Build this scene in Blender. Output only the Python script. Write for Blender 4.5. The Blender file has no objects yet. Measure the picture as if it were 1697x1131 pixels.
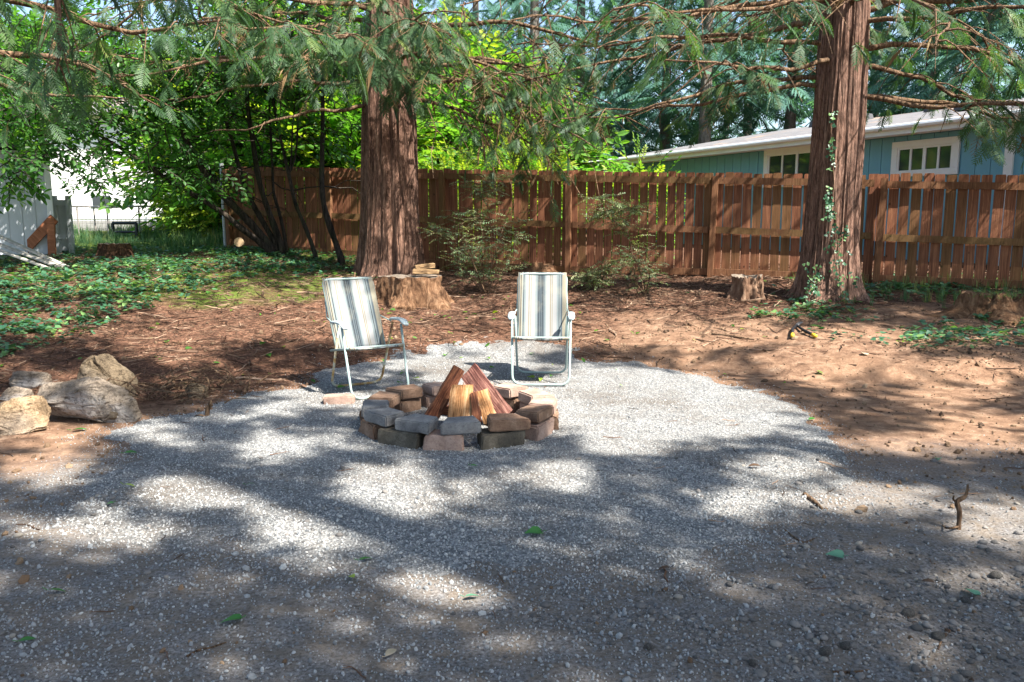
import bpy, math, random
import numpy as np
from mathutils import Vector, Matrix, Euler
PI = math.pi
R = math.radians
rng = np.random.default_rng(7)
random.seed(7)
scene = bpy.context.scene
C = scene.collection

# ------------------------------------------------------------------ camera, sky, sun, exposure
CAM_H, PITCH, FOC = 1.40, R(8.3), 1332.0          # FOC in pixels of a 1697 px wide picture
cam_data = bpy.data.cameras.new('camera')
cam = bpy.data.objects.new('camera', cam_data); C.objects.link(cam)
cam.location = (0, 0, CAM_H)
cam.rotation_euler = (PI/2 - PITCH, 0, 0)
cam_data.sensor_width = 36.0
cam_data.lens = FOC/1697*36
cam_data.clip_start = 0.05
cam_data.clip_end = 600
scene.camera = cam

SUN_EL, SUN_AZ = R(53), (0.79, -0.613)
SD = Vector((SUN_AZ[0]*math.cos(SUN_EL), SUN_AZ[1]*math.cos(SUN_EL), math.sin(SUN_EL))).normalized()
world = bpy.data.worlds.new('World'); scene.world = world; world.use_nodes = True
wn = world.node_tree; wn.nodes.clear()
wo = wn.nodes.new('ShaderNodeOutputWorld'); wb = wn.nodes.new('ShaderNodeBackground'); sk = wn.nodes.new('ShaderNodeTexSky')
sk.sky_type = 'NISHITA'; sk.sun_disc = False
sk.sun_elevation = SUN_EL; sk.sun_rotation = math.atan2(SD.x, SD.y)
sk.air_density = 1.0; sk.dust_density = 1.5; sk.ozone_density = 1.2
wb.inputs['Strength'].default_value = 0.09
wn.links.new(sk.outputs[0], wb.inputs[0]); wn.links.new(wb.outputs[0], wo.inputs[0])
sun_d = bpy.data.lights.new('sun', 'SUN'); sun = bpy.data.objects.new('sun', sun_d); C.objects.link(sun)
sun_d.energy = 5.0; sun_d.angle = R(0.6); sun_d.color = (1.0, 0.945, 0.86)
sun.rotation_euler = SD.to_track_quat('Z', 'Y').to_euler(); sun.location = (8, -6, 14)
scene.view_settings.view_transform = 'Standard'; scene.view_settings.look = 'None'
scene.view_settings.gamma = 1.0; scene.view_settings.use_curve_mapping = False
scene.view_settings.exposure = 1.82
scene.cycles.max_bounces = 6; scene.cycles.diffuse_bounces = 4; scene.cycles.glossy_bounces = 2
scene.cycles.transmission_bounces = 4; scene.cycles.transparent_max_bounces = 4
scene.cycles.use_denoising = True; scene.cycles.caustics_reflective = False; scene.cycles.caustics_refractive = False

# ------------------------------------------------------------------ numbers: noise, terrain, pixels to places
def _h(ix, iy, iz, s):
    n = (ix.astype(np.int64)*374761393 + iy.astype(np.int64)*668265263 + iz.astype(np.int64)*1442695041 + s*974711) & 0xffffffff
    n = ((n ^ (n >> 13))*1274126177) & 0xffffffff
    n = ((n ^ (n >> 16))*2246822519) & 0xffffffff
    return ((n ^ (n >> 15)) & 0xffffff)/float(0xffffff)*2 - 1
def noise(x, y, z=0.0, s=0):
    x, y, z = np.broadcast_arrays(np.asarray(x, float), np.asarray(y, float), np.asarray(z, float))
    ix, iy, iz = np.floor(x), np.floor(y), np.floor(z)
    fx, fy, fz = x-ix, y-iy, z-iz
    fx, fy, fz = [f*f*(3-2*f) for f in (fx, fy, fz)]
    o = 0
    for a in (0, 1):
        for b in (0, 1):
            for c in (0, 1):
                w = (fx if a else 1-fx)*(fy if b else 1-fy)*(fz if c else 1-fz)
                o = o + w*_h(ix+a, iy+b, iz+c, s)
    return o
def fbm(x, y, z=0.0, s=0, o=4):
    t, a = 0, 1.0
    for k in range(o):
        t = t + a*noise(x*2**k, y*2**k, np.asarray(z)*2**k, s+k); a *= 0.5
    return t/1.6
def sst(a, b, x):
    t = np.clip((np.asarray(x, float)-a)/(b-a), 0, 1); return t*t*(3-2*t)
def Hbase(x, y):
    x = np.asarray(x, float); y = np.asarray(y, float)
    yy = y + 1.25*sst(.7, 3.4, np.abs(x+.1)) - 0.3*sst(4, 7, x) + 0.12*np.sin(x*1.9)
    z = np.interp(yy, [-50, 8.2, 8.65, 9.6, 11.4, 13.4, 16, 20, 30, 80, 400], [0, 0, .13, .2, .36, .5, .6, .72, .95, 1.2, 1.2])
    z = z + 0.25*sst(1, 5.5, -x)*sst(8, 13.5, y)
    z = z + 0.06*sst(3, 6, x)*sst(5, 7, y)*(1-sst(9, 12, y))
    return z
def H(x, y):
    x = np.asarray(x, float); y = np.asarray(y, float)
    z = Hbase(x, y)
    bank = sst(8.0, 8.8, y + 1.25*sst(.7, 3.4, np.abs(x+.1)))*(1-sst(20, 40, y))
    z = z + (0.012 + 0.03*bank)*fbm(x*0.9, y*0.9, 0, 3) + (0.004+0.022*bank)*fbm(x*3.6, y*3.6, 0, 9, 5)
    # tyre-like ripples in the front right of the yard
    rp = np.exp(-((x-0.9)/0.9)**2 - ((y-2.95)/0.35)**2)
    z = z + 0.012*rp*np.sin((x*0.75 + y*1.0)*42/2)
    return z
def h1(x, y): return float(H(x, y))
CPI, SPI = math.cos(PITCH), math.sin(PITCH)
def ray(px, py):
    u, v = (px-848.5)/FOC, (565.5-py)/FOC
    return np.array([u, CPI + v*SPI, v*CPI - SPI])
def at(px, py, Y):
    d = ray(px, py); t = Y/d[1]
    return Vector((d[0]*t, Y, CAM_H + d[2]*t))
def gp(px, py, dz=0.0):
    d = ray(px, py); t = 1.0
    for i in range(4000):
        p = d*t
        if CAM_H + p[2] <= h1(p[0], p[1]) + dz or t > 60: break
        t *= 1.0 + 0.003
    return Vector((p[0], p[1], CAM_H + p[2]))
def topx(P):
    P = np.atleast_2d(np.asarray(P, float))
    x, y, z = P[:, 0], P[:, 1], P[:, 2]-CAM_H
    f = y*CPI - z*SPI; v = y*SPI + z*CPI
    f2 = np.where(f > 0.05, f, 0.05)
    return 848.5 + FOC*x/f2, 565.5 - FOC*v/f2, f

# fence line
F0 = np.array([-1.275, 15.0]); FD = np.array([2.27, -0.88])
def fence_pt(k): return F0 + FD*k
FN = np.array([FD[1], -FD[0]]); FN = FN/np.linalg.norm(FN)       # towards the camera
# patches of sun on ground, fence (pixel ellipses of where they fall): x, y, rx, ry
LIT = [(1080,678,200,52),(1180,690,140,40),(990,640,120,30),(1120,640,110,22),(740,602,120,16),(860,585,60,10),(770,632,120,16),(560,668,90,20),(470,672,70,16),(400,690,50,12),
 (800,655,100,30),(900,700,60,20),(960,640,60,18),(455,742,58,18),(625,800,60,18),(325,820,92,24),(545,865,105,34),(170,885,82,24),(60,765,70,34),(20,880,30,22),(480,900,60,16),
 (750,975,90,22),(900,795,70,14),(1272,775,70,16),(1207,838,46,22),(1410,825,110,16),(1640,868,80,28),(1560,735,120,16),(1600,700,90,14),(730,830,50,10),
 (1379,612,110,22),(1430,565,130,20),(1110,560,130,18),(1060,522,60,10),(1650,620,80,22),(1570,655,100,18),(1150,598,80,12),(1270,560,60,12),(1300,590,60,12),(1500,600,60,12),(1640,560,50,8),
 (260,575,85,16),(370,552,70,12),(470,521,60,9),(420,485,40,7),(520,560,40,10),(330,600,50,8),(700,560,60,9),(760,520,40,6),(30,690,50,28),(110,650,90,26),(190,640,40,20),
 (270,438,90,8),(200,470,60,5),(640,490,40,22),(720,500,30,6),(820,605,50,22),(500,636,60,18),(590,520,60,60),(900,510,55,55),(160,722,90,10),(1020,740,70,14),
 (1290,335,22,34),(1262,372,22,26),(1290,430,34,38),(1205,410,30,28),(1100,410,26,30),(1480,425,44,36),(1582,430,40,36),(1660,440,30,30),(1520,335,44,18),(1640,350,34,34),(1470,330,30,50),(1600,300,60,9),(1550,385,120,6)]
# things the sun reaches: x, y, z, radius of the hole in the boughs
KEEP = []
def add_keep(px, py, Y, r): p = at(px, py, Y); KEEP.append((p.x, p.y, p.z, r))
for q in ((1390,440,10.5,.35),(1385,340,10.5,.25),(1395,240,10.5,.3),(1390,120,10.5,.25),(600,500,6.9,.28),(585,540,6.7,.28),(905,490,7.2,.25),(900,540,7.1,.25),
          (780,640,5.5,.28),(815,660,5.4,.2),(668,230,13.2,.2),(665,320,13.2,.15),(650,440,12.8,.25),(690,300,13.2,.12),(640,485,10.8,.3),(1240,475,11,.2),(600,60,9,.4),(720,170,11,.4),
          (1000,100,9,.5),(1500,200,11,.5),(1100,200,11,.4),(860,230,11,.4)): add_keep(*q)
_r = random.Random(77)
for _px in range(20, 1700, 70):
    for _py in (40, 120, 200): add_keep(_px+_r.uniform(-30, 30), _py+_r.uniform(-35, 35), _r.uniform(7.5, 14.5), _r.uniform(.15, .42))
KEEP = np.array(KEEP)
SDn = np.array(SD)
def sunhit(P):
    """where the sun ray through P comes down (ground or fence), as pixels, and what it meets"""
    P = np.atleast_2d(P); t = (P[:, 2]-0.3)/SDn[2]
    for _ in range(5):
        G = P - SDn*t[:, None]; t = (P[:, 2]-Hbase(G[:, 0], G[:, 1]))/SDn[2]
    G = P - SDn*t[:, None]
    nrm = np.array([FN[0], FN[1], 0.0]); den = SDn @ nrm
    tf = ((P - np.array([F0[0], F0[1], 0])) @ nrm)/den
    Fh = P - SDn*tf[:, None]
    on = (tf > 0) & (tf < t) & (Fh[:, 2] < 2.45) & (Fh[:, 0] > -5.9)
    past = (tf > 0) & (tf < t) & ~on
    Q = np.where(on[:, None], Fh, G)
    px, py, f = topx(Q)
    return px, py, f, past, Q
def litness(P):
    px, py, f, past, Q = sunhit(P)
    L = np.zeros(len(px))
    px2 = px + 28*fbm(px/60, py/22, 0, 5, 3); py2 = py + 9*fbm(px/45, py/16, 0, 6, 3)
    for cx, cy, rx, ry in LIT:
        g_ = 1.0 if cy < 715 else 1.12
        d = np.sqrt(((px2-cx)/(rx*g_+(12 if cy > 715 else 0)))**2 + ((py2-cy)/(ry*g_+(7 if cy > 715 else 0)))**2)
        L = np.maximum(L, 1-sst(1.0, 1.2, d))
    inview = (f > 0.5) & (px > -60) & (px < 1760) & (py > 200) & (py < 1200)
    L = np.where(inview, L, 0.25)
    L = np.where(past, 0.86, L)
    P = np.atleast_2d(P); Qv = P - SDn*((P[:, 2]-3.4)/SDn[2])[:, None]; vx, vy, vf = topx(Qv)
    L = np.where((P[:, 2] > 4.6) & (vf > 5) & (vx > -60) & (vx < 1760) & (vy > -40) & (vy < 240), np.maximum(L, .8), L)
    P = np.atleast_2d(P)
    for x, y, z, r in KEEP:
        w = P - np.array([x, y, z]); al = w @ SDn
        d = np.linalg.norm(w - al[:, None]*SDn, axis=1)
        L = np.where((al > 0.3) & (d < r), 1.0, L)
    return L

# ------------------------------------------------------------------ objects
def tag(o, label=None, cat=None, group=None, kind=None):
    if label: o['label'] = label
    if cat: o['category'] = cat
    if group: o['group'] = group
    if kind: o['kind'] = kind
    return o
def empty(name, loc, label=None, cat=None, group=None, rz=0):
    o = bpy.data.objects.new(name, None); C.objects.link(o); o.location = loc; o.rotation_euler = (0, 0, rz)
    o.empty_display_size = 0.1
    return tag(o, label, cat, group)
def inst(name, me, parent=None, loc=(0, 0, 0), rot=(0, 0, 0), scl=(1, 1, 1)):
    o = bpy.data.objects.new(name, me); C.objects.link(o)
    o.parent = parent; o.location = loc; o.rotation_euler = rot; o.scale = scl
    return o
class MB:
    """collects vertices and faces"""
    def __init__(s): s.v = []; s.f = []; s.m = []; s.n = 0; s.mats = []
    def add(s, v, f, mi=0):
        v = np.asarray(v, float).reshape(-1, 3)
        s.v.append(v); 
        for q in f: s.f.append(tuple(int(i)+s.n for i in q)); s.m.append(mi)
        s.n += len(v); return s
    def box(s, c, d, M=None, mi=0, taper=0.0):
        c = np.array(c, float); d = np.array(d, float)/2
        k = 1-taper
        v = np.array([(-1,-1,-1),(1,-1,-1),(1,1,-1),(-1,1,-1),(-k,-k,1),(k,-k,1),(k,k,1),(-k,k,1)])*d
        if M is not None: v = np.array([list(M @ Vector(p)) for p in v])
        return s.add(v+c, [(0,3,2,1),(4,5,6,7),(0,1,5,4),(1,2,6,5),(2,3,7,6),(3,0,4,7)], mi)
    def tube(s, pts, rad, n=7, mi=0, cap=True):
        P = np.asarray([list(p) for p in pts], float); m = len(P)
        rad = np.broadcast_to(np.asarray(rad, float), (m,))
        T = np.gradient(P, axis=0); T /= np.linalg.norm(T, axis=1)[:, None]+1e-9
        ref = np.array([0, 0, 1.0]) if abs(T[0][2]) < 0.9 else np.array([0, 1.0, 0])
        u = np.cross(T[0], ref); u /= np.linalg.norm(u)
        V = []; a = np.arange(n)*2*PI/n
        for i in range(m):
            u = u - T[i]*(u @ T[i]); u /= np.linalg.norm(u)+1e-9
            w = np.cross(T[i], u)
            V.append(P[i] + rad[i]*(np.cos(a)[:, None]*u + np.sin(a)[:, None]*w))
        V = np.concatenate(V); F = []
        for i in range(m-1):
            for j in range(n):
                F.append((i*n+j, i*n+(j+1) % n, (i+1)*n+(j+1) % n, (i+1)*n+j))
        if cap: F.append(tuple(range(n-1, -1, -1))); F.append(tuple((m-1)*n+j for j in range(n)))
        return s.add(V, F, mi)
    def mesh(s, name, mats, smooth=False):
        me = bpy.data.meshes.new(name)
        V = np.concatenate(s.v) if s.v else np.zeros((0, 3))
        me.from_pydata(V.tolist(), [], s.f)
        for m in (mats if isinstance(mats, (list, tuple)) else [mats]): me.materials.append(m)
        if any(s.m): me.polygons.foreach_set('material_index', s.m)
        if smooth: me.polygons.foreach_set('use_smooth', [True]*len(me.polygons))
        me.update(); return me
    def build(s, name, mats, parent=None, smooth=False, bevel=0.0, loc=(0, 0, 0), rot=(0, 0, 0)):
        o = inst(name, s.mesh(name, mats, smooth), parent, loc, rot)
        if bevel:
            b = o.modifiers.new('bevel', 'BEVEL'); b.width = bevel; b.segments = 2; b.limit_method = 'ANGLE'
        return o
def grid_mesh(name, X, Y, Z, mats, smooth=True, attrs=None, wrap=False, mat_idx=None):
    """X,Y,Z arrays (n,m)"""
    n, m = X.shape; V = np.stack([X, Y, Z], -1).reshape(-1, 3)
    i = np.arange(n-1)[:, None]; j = np.arange(m if wrap else m-1)[None, :]; j2 = (j+1) % m
    F = np.stack([i*m+j, i*m+j2, (i+1)*m+j2, (i+1)*m+j], -1).reshape(-1, 4)
    me = bpy.data.meshes.new(name)
    me.vertices.add(len(V)); me.vertices.foreach_set('co', V.ravel())
    me.loops.add(F.size); me.loops.foreach_set('vertex_index', F.ravel().astype(np.int32))
    me.polygons.add(len(F)); me.polygons.foreach_set('loop_start', np.arange(0, F.size, 4, dtype=np.int32))
    me.polygons.foreach_set('use_smooth', np.full(len(F), smooth))
    for mt in (mats if isinstance(mats, (list, tuple)) else [mats]): me.materials.append(mt)
    for k, a in (attrs or {}).items():
        at_ = me.attributes.new(k, 'FLOAT', 'POINT'); at_.data.foreach_set('value', a.ravel().astype(np.float32))
    me.update(); me.validate(); return me

# ------------------------------------------------------------------ materials
def srgb(h):
    c = [int(h[i:i+2], 16)/255 for i in (0, 2, 4)]
    return tuple((v/12.92 if v <= .04045 else ((v+.055)/1.055)**2.4) for v in c)
class NT:
    def __init__(s, name):
        s.m = bpy.data.materials.new(name); s.m.use_nodes = True; s.t = s.m.node_tree; s.t.nodes.clear()
        s.out = s.n('OutputMaterial'); s._tc = None
    def n(s, typ, **kw):
        o = s.t.nodes.new('ShaderNode'+typ)
        for k, v in kw.items():
            if hasattr(o, k): setattr(o, k, v)
        return o
    def l(s, a, b): s.t.links.new(a, b)
    def val(s, sock, v):
        if hasattr(v, 'links') or isinstance(v, bpy.types.NodeSocket): s.l(v, sock)
        elif isinstance(v, (tuple, list)) and len(v) == 3 and sock.type == 'RGBA': sock.default_value = (*v, 1)
        else: sock.default_value = v
    def tc(s, which='Object', scale=(1, 1, 1), rot=(0, 0, 0)):
        if s._tc is None: s._tc = s.n('TexCoord')
        mp = s.n('Mapping'); s.l(s._tc.outputs[which], mp.inputs[0]); mp.inputs['Scale'].default_value = scale; mp.inputs['Rotation'].default_value = rot
        return mp.outputs[0]
    def noise(s, scale, detail=4, rough=.6, vec=None, dist=0.0):
        o = s.n('TexNoise'); o.inputs['Scale'].default_value = scale; o.inputs['Detail'].default_value = detail
        o.inputs['Roughness'].default_value = rough; o.inputs['Distortion'].default_value = dist
        if vec is not None: s.l(vec, o.inputs['Vector'])
        return o.outputs['Fac']
    def voro(s, scale, vec=None, feature='F1', out='Distance'):
        o = s.n('TexVoronoi'); o.feature = feature; o.inputs['Scale'].default_value = scale
        if vec is not None: s.l(vec, o.inputs['Vector'])
        return o.outputs[out]
    def attr(s, name, typ='GEOMETRY'):
        o = s.n('Attribute'); o.attribute_type = typ; o.attribute_name = name; return o.outputs['Fac']
    def ramp(s, fac, stops, interp='LINEAR'):
        o = s.n('ValToRGB'); o.color_ramp.interpolation = interp; e = o.color_ramp.elements
        while len(e) < len(stops): e.new(0.5)
        for i, (p, c) in enumerate(stops):
            e[i].position = p; e[i].color = (*c, 1) if isinstance(c, (tuple, list)) else (c, c, c, 1)
        s.val(o.inputs[0], fac); return o.outputs[0]
    def mix(s, f, a, b, mode='MIX'):
        o = s.n('Mix'); o.data_type = 'RGBA'; o.blend_type = mode
        s.val(o.inputs[0], f); s.val(o.inputs[6], a); s.val(o.inputs[7], b); return o.outputs[2]
    def math(s, op, a, b=0.5, c=0.5):
        o = s.n('Math'); o.operation = op; s.val(o.inputs[0], a); s.val(o.inputs[1], b); s.val(o.inputs[2], c); return o.outputs[0]
    def bump(s, h, strength=0.5, dist=0.01, prev=None):
        o = s.n('Bump'); o.inputs['Strength'].default_value = strength; o.inputs['Distance'].default_value = dist
        s.val(o.inputs['Height'], h)
        if prev is not None: s.l(prev, o.inputs['Normal'])
        return o.outputs[0]
    def done(s, col, rough=0.9, bump=None, spec=0.3, metal=0.0, trans=0.0, tcol=None):
        p = s.n('BsdfPrincipled'); s.val(p.inputs['Base Color'], col); s.val(p.inputs['Roughness'], rough)
        p.inputs['Specular IOR Level'].default_value = spec; p.inputs['Metallic'].default_value = metal
        if bump is not None: s.l(bump, p.inputs['Normal'])
        if trans > 0:
            t = s.n('BsdfTranslucent'); s.val(t.inputs['Color'], tcol if tcol is not None else col)
            mx = s.n('MixShader'); mx.inputs[0].default_value = trans
            s.l(p.outputs[0], mx.inputs[1]); s.l(t.outputs[0], mx.inputs[2]); s.l(mx.outputs[0], s.out.inputs[0])
        else: s.l(p.outputs[0], s.out.inputs[0])
        return s.m
def rnd(m): return m.n('ObjectInfo').outputs['Random']

def m_plain(name, col, rough=.7, var=.15, sc=8, bump=.2, metal=0.0, spec=.3, dist=.005):
    m = NT(name); v = m.tc(); n = m.noise(sc, 5, .6, v)
    c = m.ramp(n, [(.3, tuple(k*(1-var) for k in col)), (.7, tuple(min(1, k*(1+var)) for k in col))])
    return m.done(c, rough, m.bump(m.noise(sc*6, 3, .6, v), bump, dist), spec, metal)
def m_leaf(name, a, b, c=None, rough=.55, trans=.4, spec=.35, tboost=(1.5, 1.7, .6)):
    m = NT(name); t = m.attr('tint', 'INSTANCER')
    stops = [(0.0, a), (.75, b)] + ([(1.0, c)] if c else [])
    col = m.ramp(t, stops)
    ns = m.noise(3, 2, .5, m.tc()); col = m.mix(m.math('MULTIPLY', ns, .35), col, tuple(k*.5 for k in a))
    tcol = m.mix(1.0, col, tboost, 'MULTIPLY')
    return m.done(col, rough, None, spec, 0, trans, tcol)

M = {}
# cedar bark: long fibrous strips
def m_bark(name, a, b, c, moss=0.0):
    m = NT(name); v = m.tc(scale=(1, 1, .10)); v2 = m.tc(scale=(1, 1, .045))
    n1 = m.noise(30, 6, .65, v, .6); n2 = m.noise(9, 4, .6, v2, .8); n3 = m.noise(1.3, 3, .6, m.tc())
    st = m.voro(34, v, 'F1'); n4 = m.noise(55, 5, .75, m.tc(scale=(1, 1, .22)), .5)
    col = m.ramp(n1, [(.3, a), (.5, b), (.72, c)])
    col = m.mix(m.ramp(n3, [(.35, 0.0), (.7, .55)]), col, tuple(k*.55 + .03 for k in b))
    col = m.mix(m.ramp(st, [(.05, .55), (.35, 0.0)]), col, tuple(k*.4 for k in a))
    col = m.mix(m.ramp(n4, [(.36, .7), (.5, 0.0)]), col, tuple(k*.5 for k in a)); col = m.mix(m.ramp(n4, [(.55, 0.0), (.7, .5)]), col, tuple(k*1.25 for k in c))
    if moss: col = m.mix(m.ramp(m.noise(2.2, 4, .6, m.tc()), [(.5, 0.0), (.72, moss)]), col, (.06, .09, .02))
    col = m.mix(m.ramp(m.noise(16, 5, .7, v2, 1.0), [(.38, .75), (.47, 0.0)]), col, tuple(k*.3 for k in a))
    bp = m.bump(n2, 1.0, .06); bp = m.bump(n1, 1.0, .03, bp)
    return m.done(col, .95, bp, .15)
M['bark'] = m_bark('cedar_bark', (.06, .034, .025), (.21, .115, .082), (.42, .27, .20))
M['bark2'] = m_bark('old_cedar_bark', (.06, .032, .024), (.20, .108, .074), (.40, .25, .18))
M['limb'] = m_bark('limb_bark', (.06, .035, .02), (.20, .12, .07), (.36, .25, .15))
M['darkbark'] = m_bark('dark_smooth_bark', (.018, .014, .012), (.045, .035, .028), (.10, .08, .06), .4)
M['greybark'] = m_bark('grey_bark', (.10, .08, .07), (.2, .17, .15), (.33, .29, .26))
M['frond'] = m_leaf('cedar_frond', (.035, .085, .042), (.095, .185, .070), (.24, .31, .08), .5, .42, .35)
M['frond_far'] = m_leaf('conifer_needles', (.05, .13, .12), (.11, .24, .19), (.20, .36, .22), .7, .40, .2)
M['frond_dry'] = m_leaf('dry_cedar_twig', (.16, .10, .045), (.30, .20, .10), (.42, .32, .18), .8, .2, .2, (1.2, 1.1, .7))
M['leafbroad'] = m_leaf('broad_leaf', (.030, .10, .025), (.08, .21, .04), (.22, .38, .06), .42, .5, .45)
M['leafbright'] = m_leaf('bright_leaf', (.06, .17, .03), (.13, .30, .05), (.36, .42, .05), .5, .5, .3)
M['ivy'] = m_leaf('ivy_leaf', (.03, .10, .055), (.075, .20, .10), (.20, .34, .10), .4, .3, .5)
M['shrubleaf'] = m_leaf('shrub_leaf', (.06, .13, .07), (.16, .27, .14), (.34, .42, .2), .5, .35, .4)
M['grassblade'] = m_leaf('grass_blade', (.05, .12, .06), (.12, .22, .10), (.32, .33, .12), .6, .4, .2)
M['cutwood'] = m_plain('cut_wood', (.30, .21, .12), .8, .25, 12)
# ------------------------------------------------------------------ scatter: points carrying rotation, size, kind and tint; one object
def make_proto(name, me): return bpy.data.objects.new(name, me)      # source shape for instancing, not in the scene itself
_ng = {}
def scatter_group(protos):
    key = tuple(p.name for p in protos)
    if key in _ng: return _ng[key]
    ng = bpy.data.node_groups.new('scatter', 'GeometryNodeTree')
    ng.interface.new_socket(name='Geometry', in_out='INPUT', socket_type='NodeSocketGeometry')
    ng.interface.new_socket(name='Geometry', in_out='OUTPUT', socket_type='NodeSocketGeometry')
    N = ng.nodes.new; L = ng.links.new
    gi, go = N('NodeGroupInput'), N('NodeGroupOutput')
    iop = N('GeometryNodeInstanceOnPoints'); L(gi.outputs[0], iop.inputs['Points']); L(iop.outputs[0], go.inputs[0])
    if len(protos) > 1:
        j = N('GeometryNodeJoinGeometry')
        for p in protos:
            oi = N('GeometryNodeObjectInfo'); oi.inputs['Object'].default_value = p; oi.inputs['As Instance'].default_value = True
            L(oi.outputs['Geometry'], j.inputs[0])
        L(j.outputs[0], iop.inputs['Instance']); iop.inputs['Pick Instance'].default_value = True
        a = N('GeometryNodeInputNamedAttribute'); a.data_type = 'INT'; a.inputs['Name'].default_value = 'pid'; L(a.outputs['Attribute'], iop.inputs['Instance Index'])
    else:
        oi = N('GeometryNodeObjectInfo'); oi.inputs['Object'].default_value = protos[0]; oi.inputs['As Instance'].default_value = True
        L(oi.outputs['Geometry'], iop.inputs['Instance'])
    a = N('GeometryNodeInputNamedAttribute'); a.data_type = 'FLOAT_VECTOR'; a.inputs['Name'].default_value = 'rot'
    e = N('FunctionNodeEulerToRotation'); L(a.outputs['Attribute'], e.inputs[0]); L(e.outputs[0], iop.inputs['Rotation'])
    a = N('GeometryNodeInputNamedAttribute'); a.data_type = 'FLOAT_VECTOR'; a.inputs['Name'].default_value = 'scl'; L(a.outputs['Attribute'], iop.inputs['Scale'])
    _ng[key] = ng; return ng
def scatter(name, protos, P, rot, scl, tint=None, pid=None, parent=None, kind='stuff', org=(0, 0, 0)):
    P = np.asarray(P, float) - np.array(org); n = len(P)
    me = bpy.data.meshes.new(name); me.vertices.add(n); me.vertices.foreach_set('co', P.ravel())
    rot = np.asarray(rot, float); scl = np.asarray(scl, float)
    if scl.ndim == 1: scl = np.repeat(scl[:, None], 3, 1)
    for k, a in (('rot', rot), ('scl', scl)):
        t = me.attributes.new(k, 'FLOAT_VECTOR', 'POINT'); t.data.foreach_set('vector', a.ravel().astype(np.float32))
    t = me.attributes.new('tint', 'FLOAT', 'POINT'); t.data.foreach_set('value', (rng.random(n) if tint is None else np.asarray(tint)).astype(np.float32))
    t = me.attributes.new('pid', 'INT', 'POINT'); t.data.foreach_set('value', (rng.integers(0, len(protos), n) if pid is None else np.asarray(pid)).astype(np.int32))
    for p in protos:
        for m in p.data.materials:
            if m.name not in [x.name for x in me.materials]: me.materials.append(m)
    o = inst(name, me, parent, org if parent is None else (0, 0, 0))
    md = o.modifiers.new('scatter', 'NODES'); md.node_group = scatter_group(protos)
    if kind: o['kind'] = kind
    return o
def eul_from_dirs(D, roll):
    """Euler XYZ that takes +X to D with a roll about D (vectorised)"""
    D = np.asarray(D, float); D = D/(np.linalg.norm(D, axis=1)[:, None]+1e-9)
    up = np.tile([0, 0, 1.0], (len(D), 1)); up[np.abs(D[:, 2]) > .98] = (1, 0, 0)
    Yv = np.cross(up, D); Yv /= np.linalg.norm(Yv, axis=1)[:, None]; Zv = np.cross(D, Yv)
    c, s = np.cos(roll)[:, None], np.sin(roll)[:, None]
    Y2 = Yv*c + Zv*s; Z2 = -Yv*s + Zv*c
    # matrix columns D, Y2, Z2 -> euler XYZ
    ry = -np.arcsin(np.clip(D[:, 2], -1, 1)); rz = np.arctan2(D[:, 1], D[:, 0]); rx = np.arctan2(Y2[:, 2], Z2[:, 2])
    return np.stack([rx, ry, rz], 1)

# ---------------- leaf shapes
def frond_mesh(name, mat, npair=11, wid=.30, droop=.22, sub=3, seed=0, thick=1.0):
    r = random.Random(seed); mb = MB()
    def zz(x, y): return -droop*x*x - .18*abs(y)
    def P(x, y): return (x, y, zz(x, y))
    mb.add([P(0, -.008), P(.5, -.006), P(1, 0), P(.5, .006), P(0, .008)], [(0, 1, 2), (0, 2, 3), (0, 3, 4)])
    for i in range(npair):
        x0 = .06 + .9*i/npair; prof = math.sin(PI*min(1, (.12 + x0*.95)))**.7 if x0 < .5 else (1.05-x0)*2*.98
        for sgn in (-1, 1):
            L = wid*max(.15, prof)*r.uniform(.8, 1.15); an = R(r.uniform(42, 58))
            dx, dy = math.cos(an), sgn*math.sin(an); bx = x0 + r.uniform(-.01, .01)
            nx, ny = -dy, dx; w = .017*thick
            mb.add([P(bx-nx*w*.6, -ny*w*.6), P(bx+dx*L*.5-nx*w, dy*L*.5-ny*w), P(bx+dx*L, dy*L), P(bx+dx*L*.5+nx*w, dy*L*.5+ny*w), P(bx+nx*w*.6, ny*w*.6)],
                   [(0, 1, 2), (0, 2, 3), (0, 3, 4)] if sgn > 0 else [(2, 1, 0), (3, 2, 0), (4, 3, 0)])
            for k in range(sub):
                t = (k+1)/(sub+1.0); px_, py_ = bx+dx*L*t, dy*L*t; l2 = L*.33*(1.1-t)*r.uniform(.8, 1.2)
                for s2 in (-1, 1):
                    a2 = math.atan2(dy, dx) + s2*R(48); ex, ey = math.cos(a2), math.sin(a2)
                    mb.add([P(px_-.010*thick*dx, py_-.010*thick*dy), P(px_+ex*l2, py_+ey*l2), P(px_+.016*thick*dx, py_+.016*thick*dy)], [(0, 1, 2)])
    return mb.mesh(name, mat)
def tuft_mesh(name, mat, base, n, spread, seed):
    """several fronds leaving one point"""
    r = np.random.default_rng(seed); V0 = np.array([v.co[:] for v in base.vertices]); F0_ = [tuple(p.vertices) for p in base.polygons]
    mb = MB()
    for i in range(n):
        a = r.uniform(-PI, PI); D = np.array([[math.cos(a), math.sin(a), r.uniform(-.9, .35)]])
        e = eul_from_dirs(D, np.array([r.uniform(-.5, .5)]))[0]; Mx = np.array(Euler(e).to_matrix())
        mb.add((V0*r.uniform(.7, 1.1)) @ Mx.T + r.normal(0, spread, 3), F0_)
    return mb.mesh(name, mat)
FR = [frond_mesh('frond_%s' % 'abc'[i], M['frond'], 11, .34, .15+.15*i, 3, i) for i in range(3)]
FRD = [frond_mesh('frond_dry_%s' % 'ab'[i], M['frond_dry'], 6, .38, .5, 1, 10+i, .6) for i in range(2)]
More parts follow.
